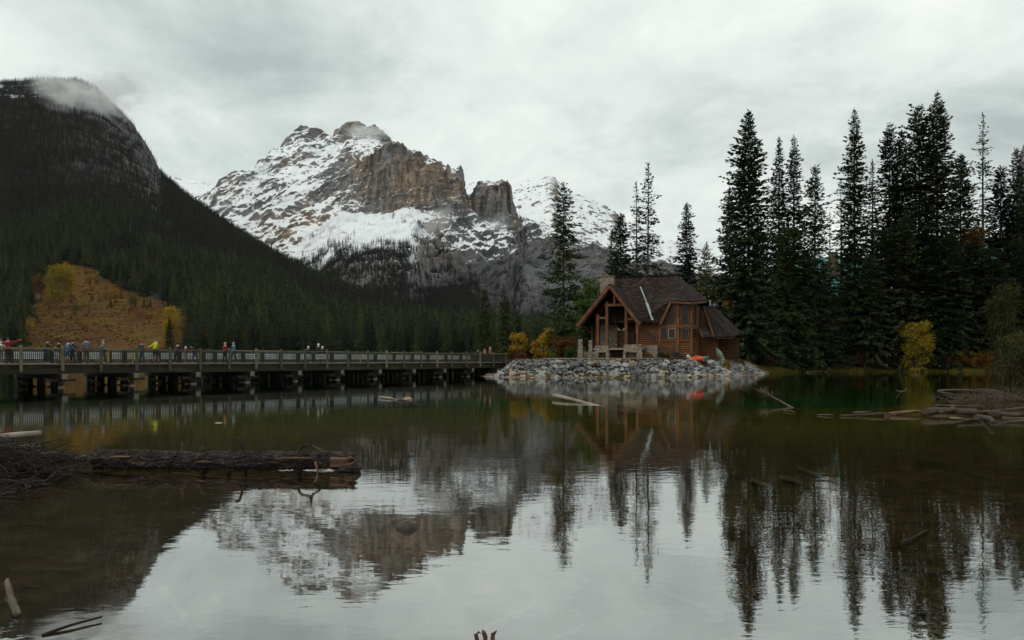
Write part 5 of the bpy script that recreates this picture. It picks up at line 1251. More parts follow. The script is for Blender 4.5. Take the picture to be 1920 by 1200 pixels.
def person(px, ly, h, face, top, legs, hair, label, hat=None, arms=((.1, .1), (.1, .1)), lean=0.0, shorts=False, stride=.12, sleeve=True, bag=None, group='people on the bridge', z0=1.575, raise_=None):
    """face: degrees, 0 looks along the bridge to the cabin, -90 looks out over the rail at us"""
    lx = bridge_lx(px, ly); w = bridge_world(lx, ly, z0); s = h / 1.72
    r = empty('person', w, B_ROT + math.radians(face) - math.pi / 2); r.scale = (s,) * 3; tag(r, label, 'person', group)
    ls = math.sin(lean)
    V = lambda x, y, z: Vector((x, y + ls * max(0, z - .92), z - .25 * ls * ls * max(0, z - .92)))
    J = {'pel': V(0, 0, .95), 'wai': V(0, .01, 1.10), 'che': V(0, .0, 1.30), 'nb': V(0, -.01, 1.45), 'nk': V(0, .01, 1.51), 'hd': V(0, .025, 1.60), 'cr': V(0, .0, 1.66), 'no': V(0, .115, 1.575)}
    for sd, n in ((-1, 'l'), (1, 'r')):
        J['sh' + n] = V(.175 * sd, -.01, 1.41)
        fw, ut = arms[0 if sd < 0 else 1]                           # forward swing, sideways lift
        up = raise_ and raise_ == n
        e = J['sh' + n] + Vector((sd * .27 * math.sin(ut), .27 * math.sin(fw) * math.cos(ut), -.27 * math.cos(fw) * math.cos(ut)))
        f2 = fw + .5; u2 = ut * (1.15 if ut > 1 else .8)
        wv = e + Vector((sd * .25 * math.sin(u2), .25 * math.sin(f2) * math.cos(u2), -.25 * math.cos(f2) * math.cos(u2)))
        J['el' + n] = e; J['wr' + n] = wv; J['pa' + n] = wv + (wv - e).normalized() * .07
        J['hp' + n] = Vector((.09 * sd, 0, .90)); st = stride * sd
        J['kn' + n] = Vector((.10 * sd, st * .6 + .02, .49)); J['an' + n] = Vector((.10 * sd, st - .03, .09)); J['to' + n] = Vector((.11 * sd, st + .14, .035))
    # body: one continuous figure with hands of five fingers
    vs = []; rad = []; ix = {}; ed = []
    def add(n, p, rr): ix[n] = len(vs); vs.append(p); rad.append(rr)
    for n, rr in (('pel', (.125, .10)), ('wai', (.115, .09)), ('che', (.135, .10)), ('nb', .07), ('nk', .052), ('hd', (.078, .092)), ('cr', .062), ('no', .016)): add(n, J[n], rr)
    ed += [(ix[a], ix[b]) for a, b in (('pel', 'wai'), ('wai', 'che'), ('che', 'nb'), ('nb', 'nk'), ('nk', 'hd'), ('hd', 'cr'), ('hd', 'no'))]
    for n in 'lr':
        sd = -1 if n == 'l' else 1
        for k, rr in (('sh', .058), ('el', .042), ('wr', .028), ('pa', .033), ('hp', .085), ('kn', .055), ('an', .04), ('to', .035)): add(k + n, J[k + n], rr)
        ed += [(ix[a], ix[b]) for a, b in (('nb', 'sh' + n), ('sh' + n, 'el' + n), ('el' + n, 'wr' + n), ('wr' + n, 'pa' + n), ('pel', 'hp' + n), ('hp' + n, 'kn' + n), ('kn' + n, 'an' + n), ('an' + n, 'to' + n))]
        d = (J['pa' + n] - J['wr' + n]).normalized(); side = d.cross(Vector((sd, 0, 0.2))).normalized()
        for k, (o, l) in enumerate(((-.027, .062), (-.009, .074), (.009, .07), (.027, .055))):
            a = J['pa' + n] + d * .03 + side * o; add('f%d%s' % (k, n), a, .0085); add('g%d%s' % (k, n), a + d * l + Vector((0, .012, 0)), .007)
            ed += [(ix['pa' + n], ix['f%d%s' % (k, n)]), (ix['f%d%s' % (k, n)], ix['g%d%s' % (k, n)])]
        a = J['wr' + n] + d * .03 - side * .03; add('t0' + n, a, .01); add('t1' + n, a - side * .03 + d * .04, .008); ed += [(ix['wr' + n], ix['t0' + n]), (ix['t0' + n], ix['t1' + n])]
    skin_obj('body', vs, ed, rad, SKINM, r)
    # jacket
    vs, rad, ix, ed = [], [], {}, []
    add('hem', J['pel'] - Vector((0, 0, .06)), (.165, .13)); add('wai', J['wai'], (.155, .125)); add('che', J['che'], (.17, .13)); add('nb', J['nb'] - Vector((0, 0, .01)), .095)
    ed = [(0, 1), (1, 2), (2, 3)]
    for n in 'lr':
        for k, rr in (('sh', .083), ('el', .064), ('wr', .050)):
            p = J[k + n] if sleeve or k != 'wr' else J['el' + n].lerp(J['wr' + n], .05); add(k + n, p, rr)
        ed += [(ix['nb'], ix['sh' + n]), (ix['sh' + n], ix['el' + n]), (ix['el' + n], ix['wr' + n])]
    skin_obj('jacket', vs, ed, rad, cloth(top), r)
    # trousers or shorts
    vs, rad, ix, ed = [], [], {}, []
    add('pel', J['pel'], (.145, .12))
    for n in 'lr':
        add('hp' + n, J['hp' + n], .105); add('kn' + n, J['kn' + n], .075); ed += [(0, ix['hp' + n]), (ix['hp' + n], ix['kn' + n])]
        if not shorts: add('an' + n, J['an' + n] + Vector((0, 0, .02)), .060); ed.append((ix['kn' + n], ix['an' + n]))
    skin_obj('shorts' if shorts else 'trousers', vs, ed, rad, cloth(legs), r)
    for n in 'lr':
        a, t = J['an' + n], J['to' + n]; m = MB(); m.tube([a + Vector((0, -.05, -.03)), a + Vector((0, .02, -.025)), t + Vector((0, .0, .005)), t + Vector((0, .05, .0))], [.045, .052, .048, .025], 8)
        m.build('shoe', cloth((.35, .34, .33) if R.random() < .4 else (.03, .03, .03)), r, True)
    # hair or cap over the skull
    c = J['hd'].lerp(J['cr'], .6); hm = MB(); vs = []; fs = []
    for i in range(6):
        t = math.pi * .5 * i / 5 * 1.12
        for k in range(12):
            a = 2 * math.pi * k / 12; back = 1.0 if math.sin(a) < 0 else .72
            vs.append(c + Vector((math.cos(a) * .098 * math.sin(t), math.sin(a) * .108 * math.sin(t), .098 * math.cos(t) - (.05 if i == 5 and math.sin(a) < 0.2 else 0))))
    for i in range(5):
        for k in range(12): fs.append((i*12+k, (i+1)*12+k, (i+1)*12+(k+1) % 12, i*12+(k+1) % 12))
    hm.add(vs, fs)
    if hat:
        hm.add([c + Vector((x, .07 + y, -.02)) for x, y in ((-.07, 0), (.07, 0), (.055, .10), (-.055, .10))] + [c + Vector((x, .07 + y, -.035)) for x, y in ((-.07, 0), (.07, 0), (.055, .10), (-.055, .10))], [(0, 1, 2, 3), (7, 6, 5, 4), (2, 3, 7, 6), (1, 2, 6, 5), (3, 0, 4, 7)])
    hm.build('cap' if hat else 'hair', cloth(hat or hair), r, True)
    if bag: m = MB(); m.box(-.14, .14, -.30, -.14, 1.02, 1.44); m.build('backpack', cloth(bag), r)
    return r
def build_people():
    P = person; blk = (.015, .015, .017); jean = (.045, .075, .14); brown = (.05, .03, .018)
    P(1, .9, 1.66, -60, (.62, .60, .56), (.30, .28, .27), brown, 'person in a white sweater cut off by the left edge', arms=((.5, .2), (.9, .3)))
    P(15, .7, 1.70, -95, (.27, .018, .022), (.04, .008, .016), brown, 'person in a red jacket and dark purple trousers with one arm stretched out', arms=((.1, 1.75), (.2, .9)), lean=.0)
    P(86, .8, 1.66, -30, (.035, .06, .04), (.012, .014, .025), brown, 'dark-haired person with a green jacket resting on the rail', arms=((.7, .1), (.8, .1)), lean=.15)
    P(114, 1.0, 1.60, 150, (.02, .018, .02), (.30, .20, .18), blk, 'person with black hair half hidden by a railing post', arms=((.4, .1), (.4, .1)), lean=.2)
    P(127, .7, 1.62, 20, (.10, .19, .33), (.11, .20, .36), brown, 'person in a light blue denim jacket and short skirt', shorts=True, arms=((.6, .1), (.7, .1)), lean=.1)
    P(136, .95, 1.66, -20, blk, blk, blk, 'person in black with long black hair next to the denim jacket', arms=((.5, .2), (.6, .2)), bag=(.05, .05, .055))
    P(162, 1.0, 1.80, 90, (.16, .175, .185), (.16, .105, .05), brown, 'person in a grey sweater and tan trousers seen from behind', arms=((.1, .16), (.1, .16)), stride=.05)
    P(194, .8, 1.72, 165, (.13, .16, .19), (.06, .09, .16), (.25, .2, .16), 'person in a blue-grey jacket behind a railing post', arms=((.4, .1), (.5, .1)))
    P(266, .9, 1.66, 180, (.03, .045, .085), jean, brown, 'person with a red cap, navy jacket and jeans', hat=(.30, .03, .04), arms=((.5, .1), (.6, .1)))
    P(292, .8, 1.88, 175, (.48, .58, .02), blk, (.14, .10, .07), 'tall person in a neon yellow jacket and black shorts', shorts=True, arms=((.4, .12), (.7, .1)), stride=.16)
    P(331, 1.1, 1.62, 10, (.05, .02, .05), blk, blk, 'dark-haired person in a dark purple jacket', arms=((.6, .1), (.6, .1)), lean=.25)
    P(348, .7, 1.30, -90, (.28, .03, .05), (.40, .30, .29), (.6, .6, .6), 'child in a white hat and red jacket', hat=(.72, .72, .70), arms=((.9, .2), (.8, .2)))
    P(366, .9, 1.56, 200, (.02, .02, .03), (.11, .15, .21), blk, 'person in pale jeans bending low behind the railing', lean=1.1, arms=((.9, .1), (1.0, .1)), stride=.2)
    P(422, .8, 1.70, 0, (.20, .025, .03), blk, (.45, .33, .17), 'blond person in a red plaid jacket and black trousers', arms=((.1, .12), (.2, .12)), stride=.1)
    P(438, .8, 1.72, 185, (.03, .13, .26), (.05, .09, .17), (.30, .25, .22), 'grey-haired person in a bright blue jacket and jeans', arms=((.3, .12), (-.2, .12)), stride=.2)
    W = (.75, .75, .74)
    P(578, 4.2, 1.60, 0, (.02, .022, .03), blk, blk, 'person in a white cap, left one of three on the road', hat=W)
    P(597, 4.0, 1.86, 0, (.018, .022, .035), blk, blk, 'taller person in a white cap and dark jacket on the road', hat=W)
    P(604.5, 4.4, 1.62, 0, (.02, .022, .03), blk, blk, 'person in a white cap, right one of three on the road', hat=W)
    P(896, 2.6, 1.62, -90, (.03, .025, .03), blk, blk, 'dark-clothed person, left one of the far group at the bridge end', z0=1.57)
    P(909, 2.8, 1.75, -90, (.32, .26, .20), jean, brown, 'person in a beige jacket in the middle of the far group', z0=1.57)
    P(919, 2.5, 1.86, -90, (.40, .10, .08), blk, (.6, .5, .35), 'tallest of the far group, fair-haired in a red top', z0=1.57)
build_people()

# ------------------------------------------------------------------ things round the cabin
def build_yard():
    def post(px, py0, py1, D, wpx, label):
        a = at(px, py1, D); g = gz(a.x, D); w = wpx / FPX * D / 2; h = CAMH - (py0 - HZ) / FPX * D - g; r = empty('stone_pillar', (a.x, D, g)); tag(r, label, 'pillar')
        m = MB(); m.add([(-w * 1.15, -w, -.2), (w * 1.15, -w, -.2), (w * 1.15, w, -.2), (-w * 1.15, w, -.2), (-w * .8, -w * .8, h), (w * .8, -w * .8, h), (w * .8, w * .8, h), (-w * .8, w * .8, h)], [(0,3,2,1),(4,5,6,7),(0,1,5,4),(1,2,6,5),(2,3,7,6),(3,0,4,7)]); m.build('shaft', STONEW, r)
        m = MB(); m.box(-w * 1.4, w * 1.4, -w * 1.3, w * 1.3, -.2, .35); m.build('foot', STONEW, r)
    post(1088, 636, 668, 88.5, 9, 'leftmost rough stone pillar beside the porch'); post(1107, 638, 664, 91, 7, 'thinner stone pillar close to the porch')
    a = at(1095, 660, 89); b = at(1113, 660, 90); bn = empty('plank_bench', (a.x, a.y, gz(a.x, a.y))); tag(bn, 'dark plank bench between the stone pillars and the porch', 'bench')
    L = (b - a).length; MB().box(0, L, -.1, .35, .38, .46).build('seat', PLANK, bn); MB().box(0, L, .33, .4, .6, .95).build('backrest', PLANK, bn)
    for u in (.1, L - .2): MB().box(u, u + .1, -.05, .38, -.1, .379).build('leg', DARKLOG, bn)
    # lamp post on the bank
    p = at(1019, 672, 91); z = gz(p.x, p.y); lp = empty('lamp_post', (p.x, p.y, z)); tag(lp, 'thin black lamp post on the bank left of the cabin', 'lamp post')
    m = MB(); m.tube([(0, 0, -.2), (0, 0, .9), (0, 0, 1.75)], [.06, .045, .04], 8); m.build('pole', IRON, lp)
    m = MB(); m.tube([(0, 0, 1.75), (0, 0, 1.8), (0, 0, 2.05), (0, 0, 2.15)], [.05, .10, .14, .02], 8); m.build('lantern', IRON, lp)
    # timber edging along the top of the bank
    m = MB(); pts = [(3.4, 83.8), (6, 82.6), (10.4, 81.4), (14.2, 82.4), (17, 84.4)]
    for q, w in zip(pts, pts[1:]): m.bar((q[0], q[1], 2.02), (w[0], w[1], 2.02), .14, .12)
    tag(m.build('timber_edging', PLANK), 'pale timber edging along the top of the rock bank', 'edging')
    # gate panel in front of the bay
    a, b = at(1234, 668, 88), at(1261, 668, 88.5); r = empty('gate_panel', (a.x, a.y, gz(a.x, a.y))); tag(r, 'dark plank gate panel between two posts below the window bay', 'gate'); w = b.x - a.x
    for u in (0, w): MB().box(u - .06, u + .06, -.06, .06, -.1, 1.75).build('post', IRON, r)
    for k in range(5): MB().box(.07, w - .07, -.03, .03, .35 + .24 * k, .35 + .24 * k + .2).build('board', DARKLOG, r)
    # leaning canoe
    C0 = at(1359, 668, 92.6); C0.z = gz(C0.x, C0.y); dirn = Vector((-.42, .25, 1)).normalized(); Lc = 2.35; r = empty('canoe', C0); tag(r, 'pale green canoe leaning upright against the right wing of the cabin', 'canoe')
    side = dirn.cross(Vector((0, -1, 0))).normalized(); out = side.cross(dirn).normalized(); vs = []; fs = []; nn = 13; mm = 9
    for i in range(nn):
        t = i / (nn - 1); wv = .36 * math.sin(math.pi * min(max(t, .03), .97)) ** .55
        for k in range(mm):
            q = -1 + 2 * k / (mm - 1); vs.append(dirn * (t * Lc) + side * (q * wv) - out * (.26 * (1 - q * q)) * math.sin(math.pi * t) ** .4 * -1)
    for i in range(nn - 1):
        for k in range(mm - 1): fs.append((i*mm+k, i*mm+k+1, (i+1)*mm+k+1, (i+1)*mm+k))
    o = MB().add(vs, fs).build('hull', pmat('canoe_shell', (.20, .26, .22), (.32, .38, .33), 2, .45, .1), r, True); sd = o.modifiers.new('thick', 'SOLIDIFY'); sd.thickness = .025
    m = MB()
    for s in (0, mm - 1): m.tube([vs[i * mm + s] for i in range(nn)], .022, 5)
    m.build('gunwale', PLANK, r)
    for k, (px, top, lean, c, lb) in enumerate([(1313, 636, .25, PALEEND, 'left paddle leaning on the wall right of the bay'), (1327, 634, -.05, BARKP, 'right pale paddle leaning on the wall right of the bay')]):
        a = at(px, 664, 94.2); z = gz(a.x, a.y); h = CAMH - (top - HZ) / FPX * 94.2 - z; r = empty('paddle', (a.x, a.y, z)); tag(r, lb, 'paddle')
        MB().bar((0, 0, .5), (-lean, .35, h), .05, .05).build('shaft', c, r); m = MB(); m.add([(-.05, 0, .55), (.05, 0, .55), (.11, -.02, .3), (.10, -.04, 0), (-.10, -.04, 0), (-.11, -.02, .3)] , [(0, 1, 2, 3, 4, 5)]); o = m.build('blade', c, r); sdm = o.modifiers.new('t', 'SOLIDIFY'); sdm.thickness = .03
    # orange covers, boats and odds on the terrace
    def kayak(px, py, D, L, rz, c, label, tilt=0.0):
        a = at(px, py, D); z = gz(a.x, a.y); r = empty('kayak', (a.x, a.y, z + .2), rz); r.rotation_euler = (0, tilt, rz); tag(r, label, 'kayak'); m = MB(); n = 11
        m.tube([(-L / 2 + L * t, 0, .12 * (2 * t - 1) ** 4) for t in np.linspace(0, 1, n)], [.05 + .27 * math.sin(math.pi * t) ** .7 for t in np.linspace(0, 1, n)], 10); m.build('hull', c, r, True)
        m = MB(); m.tube([(.28 * math.cos(t), .17 * math.sin(t), .30) for t in np.linspace(0, 6.28, 11)], .03, 5); m.build('cockpit_rim', IRON, r)
    ORG = pmat('orange_plastic', (.62, .085, .03), (.75, .12, .045), 3, .5, .1); 
    kayak(1311, 666, 89.5, 1.7, .5, ORG, 'upper of two orange kayaks on the terrace below the cabin', .12)
    kayak(1305, 675, 87.0, 2.0, .2, pmat('orange_red_plastic', (.55, .06, .03), (.66, .09, .04), 3, .5, .1), 'lower red-orange kayak at the edge of the rocks', -.05)
    kayak(1291, 665, 90.5, 1.3, 1.2, pmat('white_plastic', (.55, .56, .57), (.7, .7, .7), 3, .4, .1), 'small white boat standing left of the orange kayaks', .5)
    kayak(1323, 661, 90.5, 1.2, .3, pmat('green_plastic', (.02, .14, .06), (.03, .2, .09), 3, .4, .1), 'small dark green boat right of the orange kayaks', .0)
    for k, (px, D, h) in enumerate(((1266, 89.5, .75), (1272, 89.8, .85), (1277, 89.6, .7), (1283, 90.2, .8))):
        a = at(px, 668, D); r = empty('wooden_chair', (a.x, a.y, gz(a.x, a.y)), .4 * k); tag(r, ['first', 'second', 'third', 'fourth'][k] + ' dark chair from the gate panel in the row below the bay', 'chair')
        MB().box(-.22, .22, -.22, .22, .4, .45).build('seat', IRON, r); MB().box(-.22, .22, .2, .25, .46, h + .1).build('backrest', IRON, r)
        for sx in (-.19, .19):
            for sy in (-.19, .19): MB().box(sx - .02, sx + .02, sy - .02, sy + .02, -.05, .399).build('leg', IRON, r)
    for k, (px, py, D, w, h, m_, lb) in enumerate([(1240, 668, 88, 9, 13, OLIVE, 'rounded olive shrub at the foot of the cabin stair'), (1251, 668, 88.2, 9, 12, OLIVE, 'second rounded olive shrub in front of the gate panel'), (1217, 670, 87.5, 7, 12, OCHRE, 'small orange-brown shrub beside the porch stair'),
                                                   (1363, 672, 91, 9, 18, GOLD, 'small yellow shrub right of the leaning canoe'), (1340, 678, 91, 22, 12, RUST, 'flat brown shrub between the kayaks and the canoe'), (1318, 684, 87, 14, 8, RUST, 'low brown shrub among the rocks under the kayaks'), (1385, 682, 97, 16, 10, RUST, 'low brown shrub on the right end of the rocks')]):
        a = at(px, py, D); kk = D / FPX; z = gz(a.x, a.y)
        place_bush('shrub', leafy_meshes(80 + k, m_, BARK, H=h * kk * 1.15, Rx=w * kk, n=900, leaf=.11, low=.04, blobs=9), (a.x, a.y, z - .05), 1, 0, lb)
    # board nailed to the trunk by the cabin, red panel under the wing
    a = at(1397, 646, 111.2); tag(MB().box(a.x - .75, a.x + .35, a.y - .06, a.y, a.z - .35, a.z + .25).build('notice_board', PLANK), 'small blank board on the trunk right of the cabin', 'board')
    a = at(1375, 645, 96.2); tag(MB().box(a.x - .55, a.x + .55, a.y, a.y + .08, a.z - .5, a.z + .38).box(a.x - .6, a.x + .6, a.y - .05, a.y + .09, a.z + .385, a.z + .45).build('red_panel', pmat('red_paint', (.16, .02, .015), (.24, .035, .025), 2, .7, .2)), 'dull red panel in the shade under the right wing', 'panel')
build_yard()
# ------------------------------------------------------------------ driftwood and the near water
BARKD = pmat('wet_dark_bark', (.008, .006, .005), (.060, .040, .032), 9, .85, 1.0, bscale=26, stretch=(.6, 1, 1), c3=(.022, .014, .011), spec=.35, dist=.04)
BAREW = pmat('bare_red_wood', (.05, .027, .018), (.15, .085, .052), 6, .7, .5, stretch=(.3, 1, 1))
DRIFT = pmat('silvery_driftwood', (.13, .105, .08), (.32, .27, .215), 5, .75, .8, stretch=(.25, 1, 1), c3=(.21, .175, .135))
DRIFTB = pmat('brown_driftwood', (.022, .015, .010), (.085, .060, .042), 5, .8, .9, stretch=(.25, 1, 1), c3=(.048, .033, .023))
SUNK = pmat('sunken_wood', (.11, .085, .045), (.24, .19, .11), 5, .9, .4, stretch=(.25, 1, 1))
TWIG = pmat('dark_twigs', (.008, .006, .005), (.028, .018, .015), 3, .85, 0)
TWIGP = pmat('pale_twigs', (.045, .032, .026), (.11, .08, .062), 3, .85, 0)
WEATH = pmat('weathered_wood', (.040, .031, .023), (.125, .098, .073), 9, .85, 1.0, stretch=(.25, 1, 1), c3=(.072, .057, .043))
def logmesh(L, r0, r1, seed, n=26, m=70, rough=.10, bend=.02, bark=0.0):
    """log lying along +x from the origin, weathered surface"""
    t = np.linspace(0, 1, m); a = np.linspace(0, 2 * math.pi, n, endpoint=False)
    T, A = np.meshgrid(t, a, indexing='ij'); rr = r0 + (r1 - r0) * T; s = seed * 3.7
    rr = rr * (1 + rough * fbm(T * L * 2.2 + s, np.cos(A) * 1.5, np.sin(A) * 1.5 + s, 5) + rough * .75 * fbm(T * L * 8 + s, np.cos(A) * 4.5, np.sin(A) * 4.5, 4))
    if bark: rr = rr * (1 + bark * (ridged(T * L * 5 + s, np.cos(A) * 3.2, np.sin(A) * 3.2, 4, .6) - .3) + bark * .6 * fbm(T * L * 22, np.cos(A) * 9, np.sin(A) * 9 + s, 3))
    x = T * L; y = np.cos(A) * rr + bend * L * np.sin(T * 3.0 + s) * .6; z = np.sin(A) * rr + bend * L * .5 * np.sin(T * 4.1 + s * 2)
    V = np.stack([x, y, z], -1).reshape(-1, 3); V = np.concatenate([V, [[-.01, y[0].mean(), z[0].mean()]], [[L + .01, y[-1].mean(), z[-1].mean()]]])
    i = np.arange(m - 1)[:, None] * n; j = np.arange(n)[None]; F = np.stack([i + j, i + n + j, i + n + (j + 1) % n, i + (j + 1) % n], -1).reshape(-1, 4).tolist()
    F += [(m * n, k, (k + 1) % n) for k in range(n)] + [(m * n + 1, (m - 1) * n + (k + 1) % n, (m - 1) * n + k) for k in range(n)]
    me = bpy.data.meshes.new('log'); me.from_pydata([tuple(v) for v in V], [], [tuple(f) for f in F]); smooth(me, not bark); return me
def log(name, a, b, r0, r1, seed, mat, label, cat='log', group=None, n=14, m=26, **kw):
    a, b = Vector(a), Vector(b); d = b - a; me = logmesh(d.length, r0, r1, seed, n, m, **kw); me.materials.append(mat)
    o = link(bpy.data.objects.new(name, me)); o.location = a; o.rotation_euler = d.to_track_quat('X', 'Z').to_euler(); return tag(o, label, cat, group)
def wp(px, py, z=0.0):
    """point at height z seen at a photo pixel below the horizon"""
    D = (CAMH - z) * FPX / (py - HZ); return Vector(((px - 960) / FPX * D, D, z))
def build_log():
    a, b = wp(176, 876, .11), wp(668, 881, .13); a.y = 12.75; b.y = 12.55
    a.x = (180 - 960) / FPX * a.y; b.x = (652 - 960) / FPX * b.y; a.z = .17; b.z = .155
    r = empty('fallen_log', a); d = b - a; r.rotation_euler = d.to_track_quat('X', 'Z').to_euler(); L = d.length
    tag(r, 'thick fallen log with rough dark bark lying in the shallow water', 'log')
    me = logmesh(L, .145, .130, 3, 72, 360, .14, .006, .22); me.materials.append(BARKD); link(bpy.data.objects.new('trunk', me), r)
    g = random.Random(3)
    # torn right end
    for k in range(9):
        t = 2 * math.pi * k / 9; y, z = .10 * math.cos(t), .10 * math.sin(t); m = MB(); ln = g.uniform(.03, .22)
        m.tube([(L - .25, y, z), (L, y * 1.1, z), (L + ln * .5, y * 1.2, z * 1.15 + g.uniform(-.01, .03)), (L + ln, y * 1.3, z * 1.1 + g.uniform(-.02, .06))], [.06, .05, g.uniform(.025, .045), .004], 7, .5); m.build('splinter', BAREW if k % 3 else BARKD, r)
    m = MB(); m.tube([(L - .1, -.06, -.10), (L + .08, -.08, -.11), (L + .18, -.08, -.10), (L + .24, -.08, -.10)], [.08, .095, .085, .03], 12, .45); m.build('knot', BARKD, r)
    # bark-free patches
    def branch(px_off, pts, rad, mat=BARKD, nm='branch'):
        m = MB(); m.tube([(px_off + p[0], p[1], p[2]) for p in pts], rad, 7, .15); m.build(nm, mat, r)
    u = lambda px: (px - 180) / FPX * 12.65
    branch(u(346), [(0, 0, .1), (.0, 0, .2), (.005, 0, .31)], [.035, .03, .004], BAREW, 'stub'); branch(u(386), [(0, 0, .1), (.0, 0, .22), (.01, 0, .27)], [.05, .03, .006], nm='stub')
    branch(u(462), [(0, 0, .12), (-.015, 0, .24), (-.05, 0, .33), (-.09, 0, .36), (-.13, 0, .345)], [.026, .024, .024, .026, .012])
    branch(u(566), [(0, -.02, .12), (.06, -.03, .21), (.11, -.03, .25), (.20, -.02, .26), (.24, 0, .30)], [.026, .024, .022, .022, .028])
    branch(u(592), [(0, 0, .25), (.0, 0, .34), (.005, 0, .43)], [.034, .02, .004]); branch(u(592), [(.0, 0, .27), (.06, 0, .22), (.13, 0, .18), (.15, 0, .10)], [.022, .02, .022, .026], DRIFTB)
    branch(u(605), [(0, -.14, .0), (.05, -.22, -.08), (.08, -.26, -.2)], [.022, .018, .01], BAREW)
    for px, s in ((470, .6), (438, .8), (390, 1), (572, .7), (650, 1.1)): branch(u(px), [(0, -.04, -.12), (.01, -.07, -.22), (.02, -.08, -.36)], [.05 * s, .045 * s, .03 * s], BARKD, 'stub')
    for px, z, sx in ((572, .10, .28), (236, .09, .18), (398, -.02, .16)):
        m = MB(); m.tube([(u(px) - sx, -.152, z * .6), (u(px), -.168, z * .6), (u(px) + sx, -.15, z * .6)], [.006, .026, .005], 8, .3); m.build('bare_patch', BAREW, r)
build_log()
def build_driftwood():
    g = random.Random(5)
    l = log('bare_log', wp(-90, 832, .04) + Vector((0, 0, .02)), wp(76, 818, .04) + Vector((0, 0, .07)), .07, .07, 5, DRIFT, 'pale bare log floating at the left edge below the bridge', m=40, n=18, rough=.05)
    m = MB(); m.tube([(0, 0, 0), (.012, 0, 0)], [.1, .1], 12)
    # brush heap on the spit: root mound and tangled twigs
    sp = empty('brush_heap', (-8.6, 12.0, 0)); tag(sp, 'dark tangled heap of twigs and roots on the left shore', 'brush heap')
    gg = np.random.RandomState(4)
    bm = bmesh.new(); bmesh.ops.create_icosphere(bm, subdivisions=5, radius=1); co = np.array([v.co[:] for v in bm.verts]); rr = 1 + .22 * fbm(co[:, 0] * 2, co[:, 1] * 2, co[:, 2] * 2, 5)
    for nm, c, sc in (('root_mass', (.65, -.1, .0), (.70, .5, .34)), ('root_mass', (-1.3, -.3, -.05), (1.1, .8, .28)), ('root_mass', (-.6, -1.3, -.1), (1.1, .6, .18))):
        me = bpy.data.meshes.new(nm); V = co * rr[:, None] * np.array(sc) + np.array(c) + .05 * np.stack([fbm(co[:, 0] * 9 + k, co[:, 1] * 9, co[:, 2] * 9, 3) for k in range(3)], 1)
        b2 = bm.copy()
        for v, p in zip(b2.verts, V): v.co = p
        b2.to_mesh(me); b2.free(); me.materials.append(BARKD); link(bpy.data.objects.new(nm, me), sp)
    bm.free()
    def twigs(n, box, mat, ln, rad):
        m = MB()
        for k in range(n):
            x, y = gg.uniform(box[0], box[1]), gg.uniform(box[2], box[3]); a = gg.uniform(0, 6.28); L = gg.uniform(*ln); z = max(0, float(ground_z(np.array([x - 8.6]), np.array([y + 12.0]))[0])) + gg.uniform(.0, .44) * max(0, 1 - ((x - .4) / 1.9) ** 2 - (y / 1.6) ** 2) + .03
            d = np.array([math.cos(a), math.sin(a), gg.uniform(-.12, .35)]); p0 = np.array([x, y, z]); c1 = gg.normal(0, .12, 3) * L
            m.tube([p0, p0 + d * L * .35 + c1, p0 + d * L * .7 + c1 * .6, p0 + d * L], [rad, rad * .8, rad * .6, rad * .25], 4)
        o = m.build('twigs', mat, sp); o['kind'] = 'stuff'
    twigs(2600, (-4.0, 1.75, -1.9, .7), TWIG, (.15, .6), .008); twigs(700, (-.2, 1.5, -.7, .5), TWIG, (.15, .5), .007); twigs(260, (-4.0, 1.9, -2.4, .6), TWIGP, (.2, .7), .007); twigs(240, (-3.5, .9, -3.0, -1.6), TWIG, (.2, .8), .007)
    log('bare_log', wp(40, 848, .12), wp(182, 862, .16), .11, .05, 8, DRIFTB, 'grey-brown log half buried in the brush heap beside the thick log', m=30, n=14)
    log('bare_log', wp(2, 868, .15), wp(9, 822, .2), .05, .03, 9, TWIG, 'short dark stump sticking up at the left edge', m=24, rough=.4)
    # sticks lying in the shallows in front of the log
    st = [((330, 884), (700, 905), .022, SUNK, 'long thin stick sunk in front of the thick log'), ((520, 900), (680, 888), .018, SUNK, 'thin stick sunk under the torn end of the log'), ((430, 892), (560, 902), .016, SUNK, 'thinner stick crossing under the middle of the log'),
          ((706, 992), (760, 966), .05, SUNK, 'short sunken stick left of the half-submerged stone'), ((752, 972), (836, 936), .045, SUNK, 'sunken stick pointing away behind the half-submerged stone'), ((742, 1003), (760, 1030), .035, SUNK, 'short sunken stick in front of the half-submerged stone'),
          ((770, 975), (800, 946), .03, SUNK, 'thin sunken stick right behind the stone'), ((748, 1010), (830, 1042), .02, SUNK, 'thin sunken stick trailing right of the stone'), ((905, 1192), (1000, 1135), .05, SUNK, 'pale sunken branch in the bright water at the bottom'),
          ((300, 1110), (352, 1160), .05, SUNK, 'broad pale sunken piece at the bottom left of the bright water'), ((1040, 1200), (1100, 1172), .03, SUNK, 'sunken stick at the bottom right of the middle'), ((1690, 1018), (1735, 996), .028, SUNK, 'sunken piece of wood in the dark water at the right'),
          ((1466, 895), (1500, 907), .05, SUNK, 'short sunken stick below the floating fallen sapling'), ((1410, 901), (1452, 918), .05, SUNK, 'second short sunken stick below the floating fallen sapling'), ((80, 1192), (190, 1155), .012, TWIG, 'dark stick lying in the water at the bottom left'), ((1250, 1115), (1330, 1140), .03, SUNK, 'long faint sunken stick right of the middle'),
          ((1495, 880), (1570, 900), .05, SUNK, 'faint sunken stick in the green water at the right')]
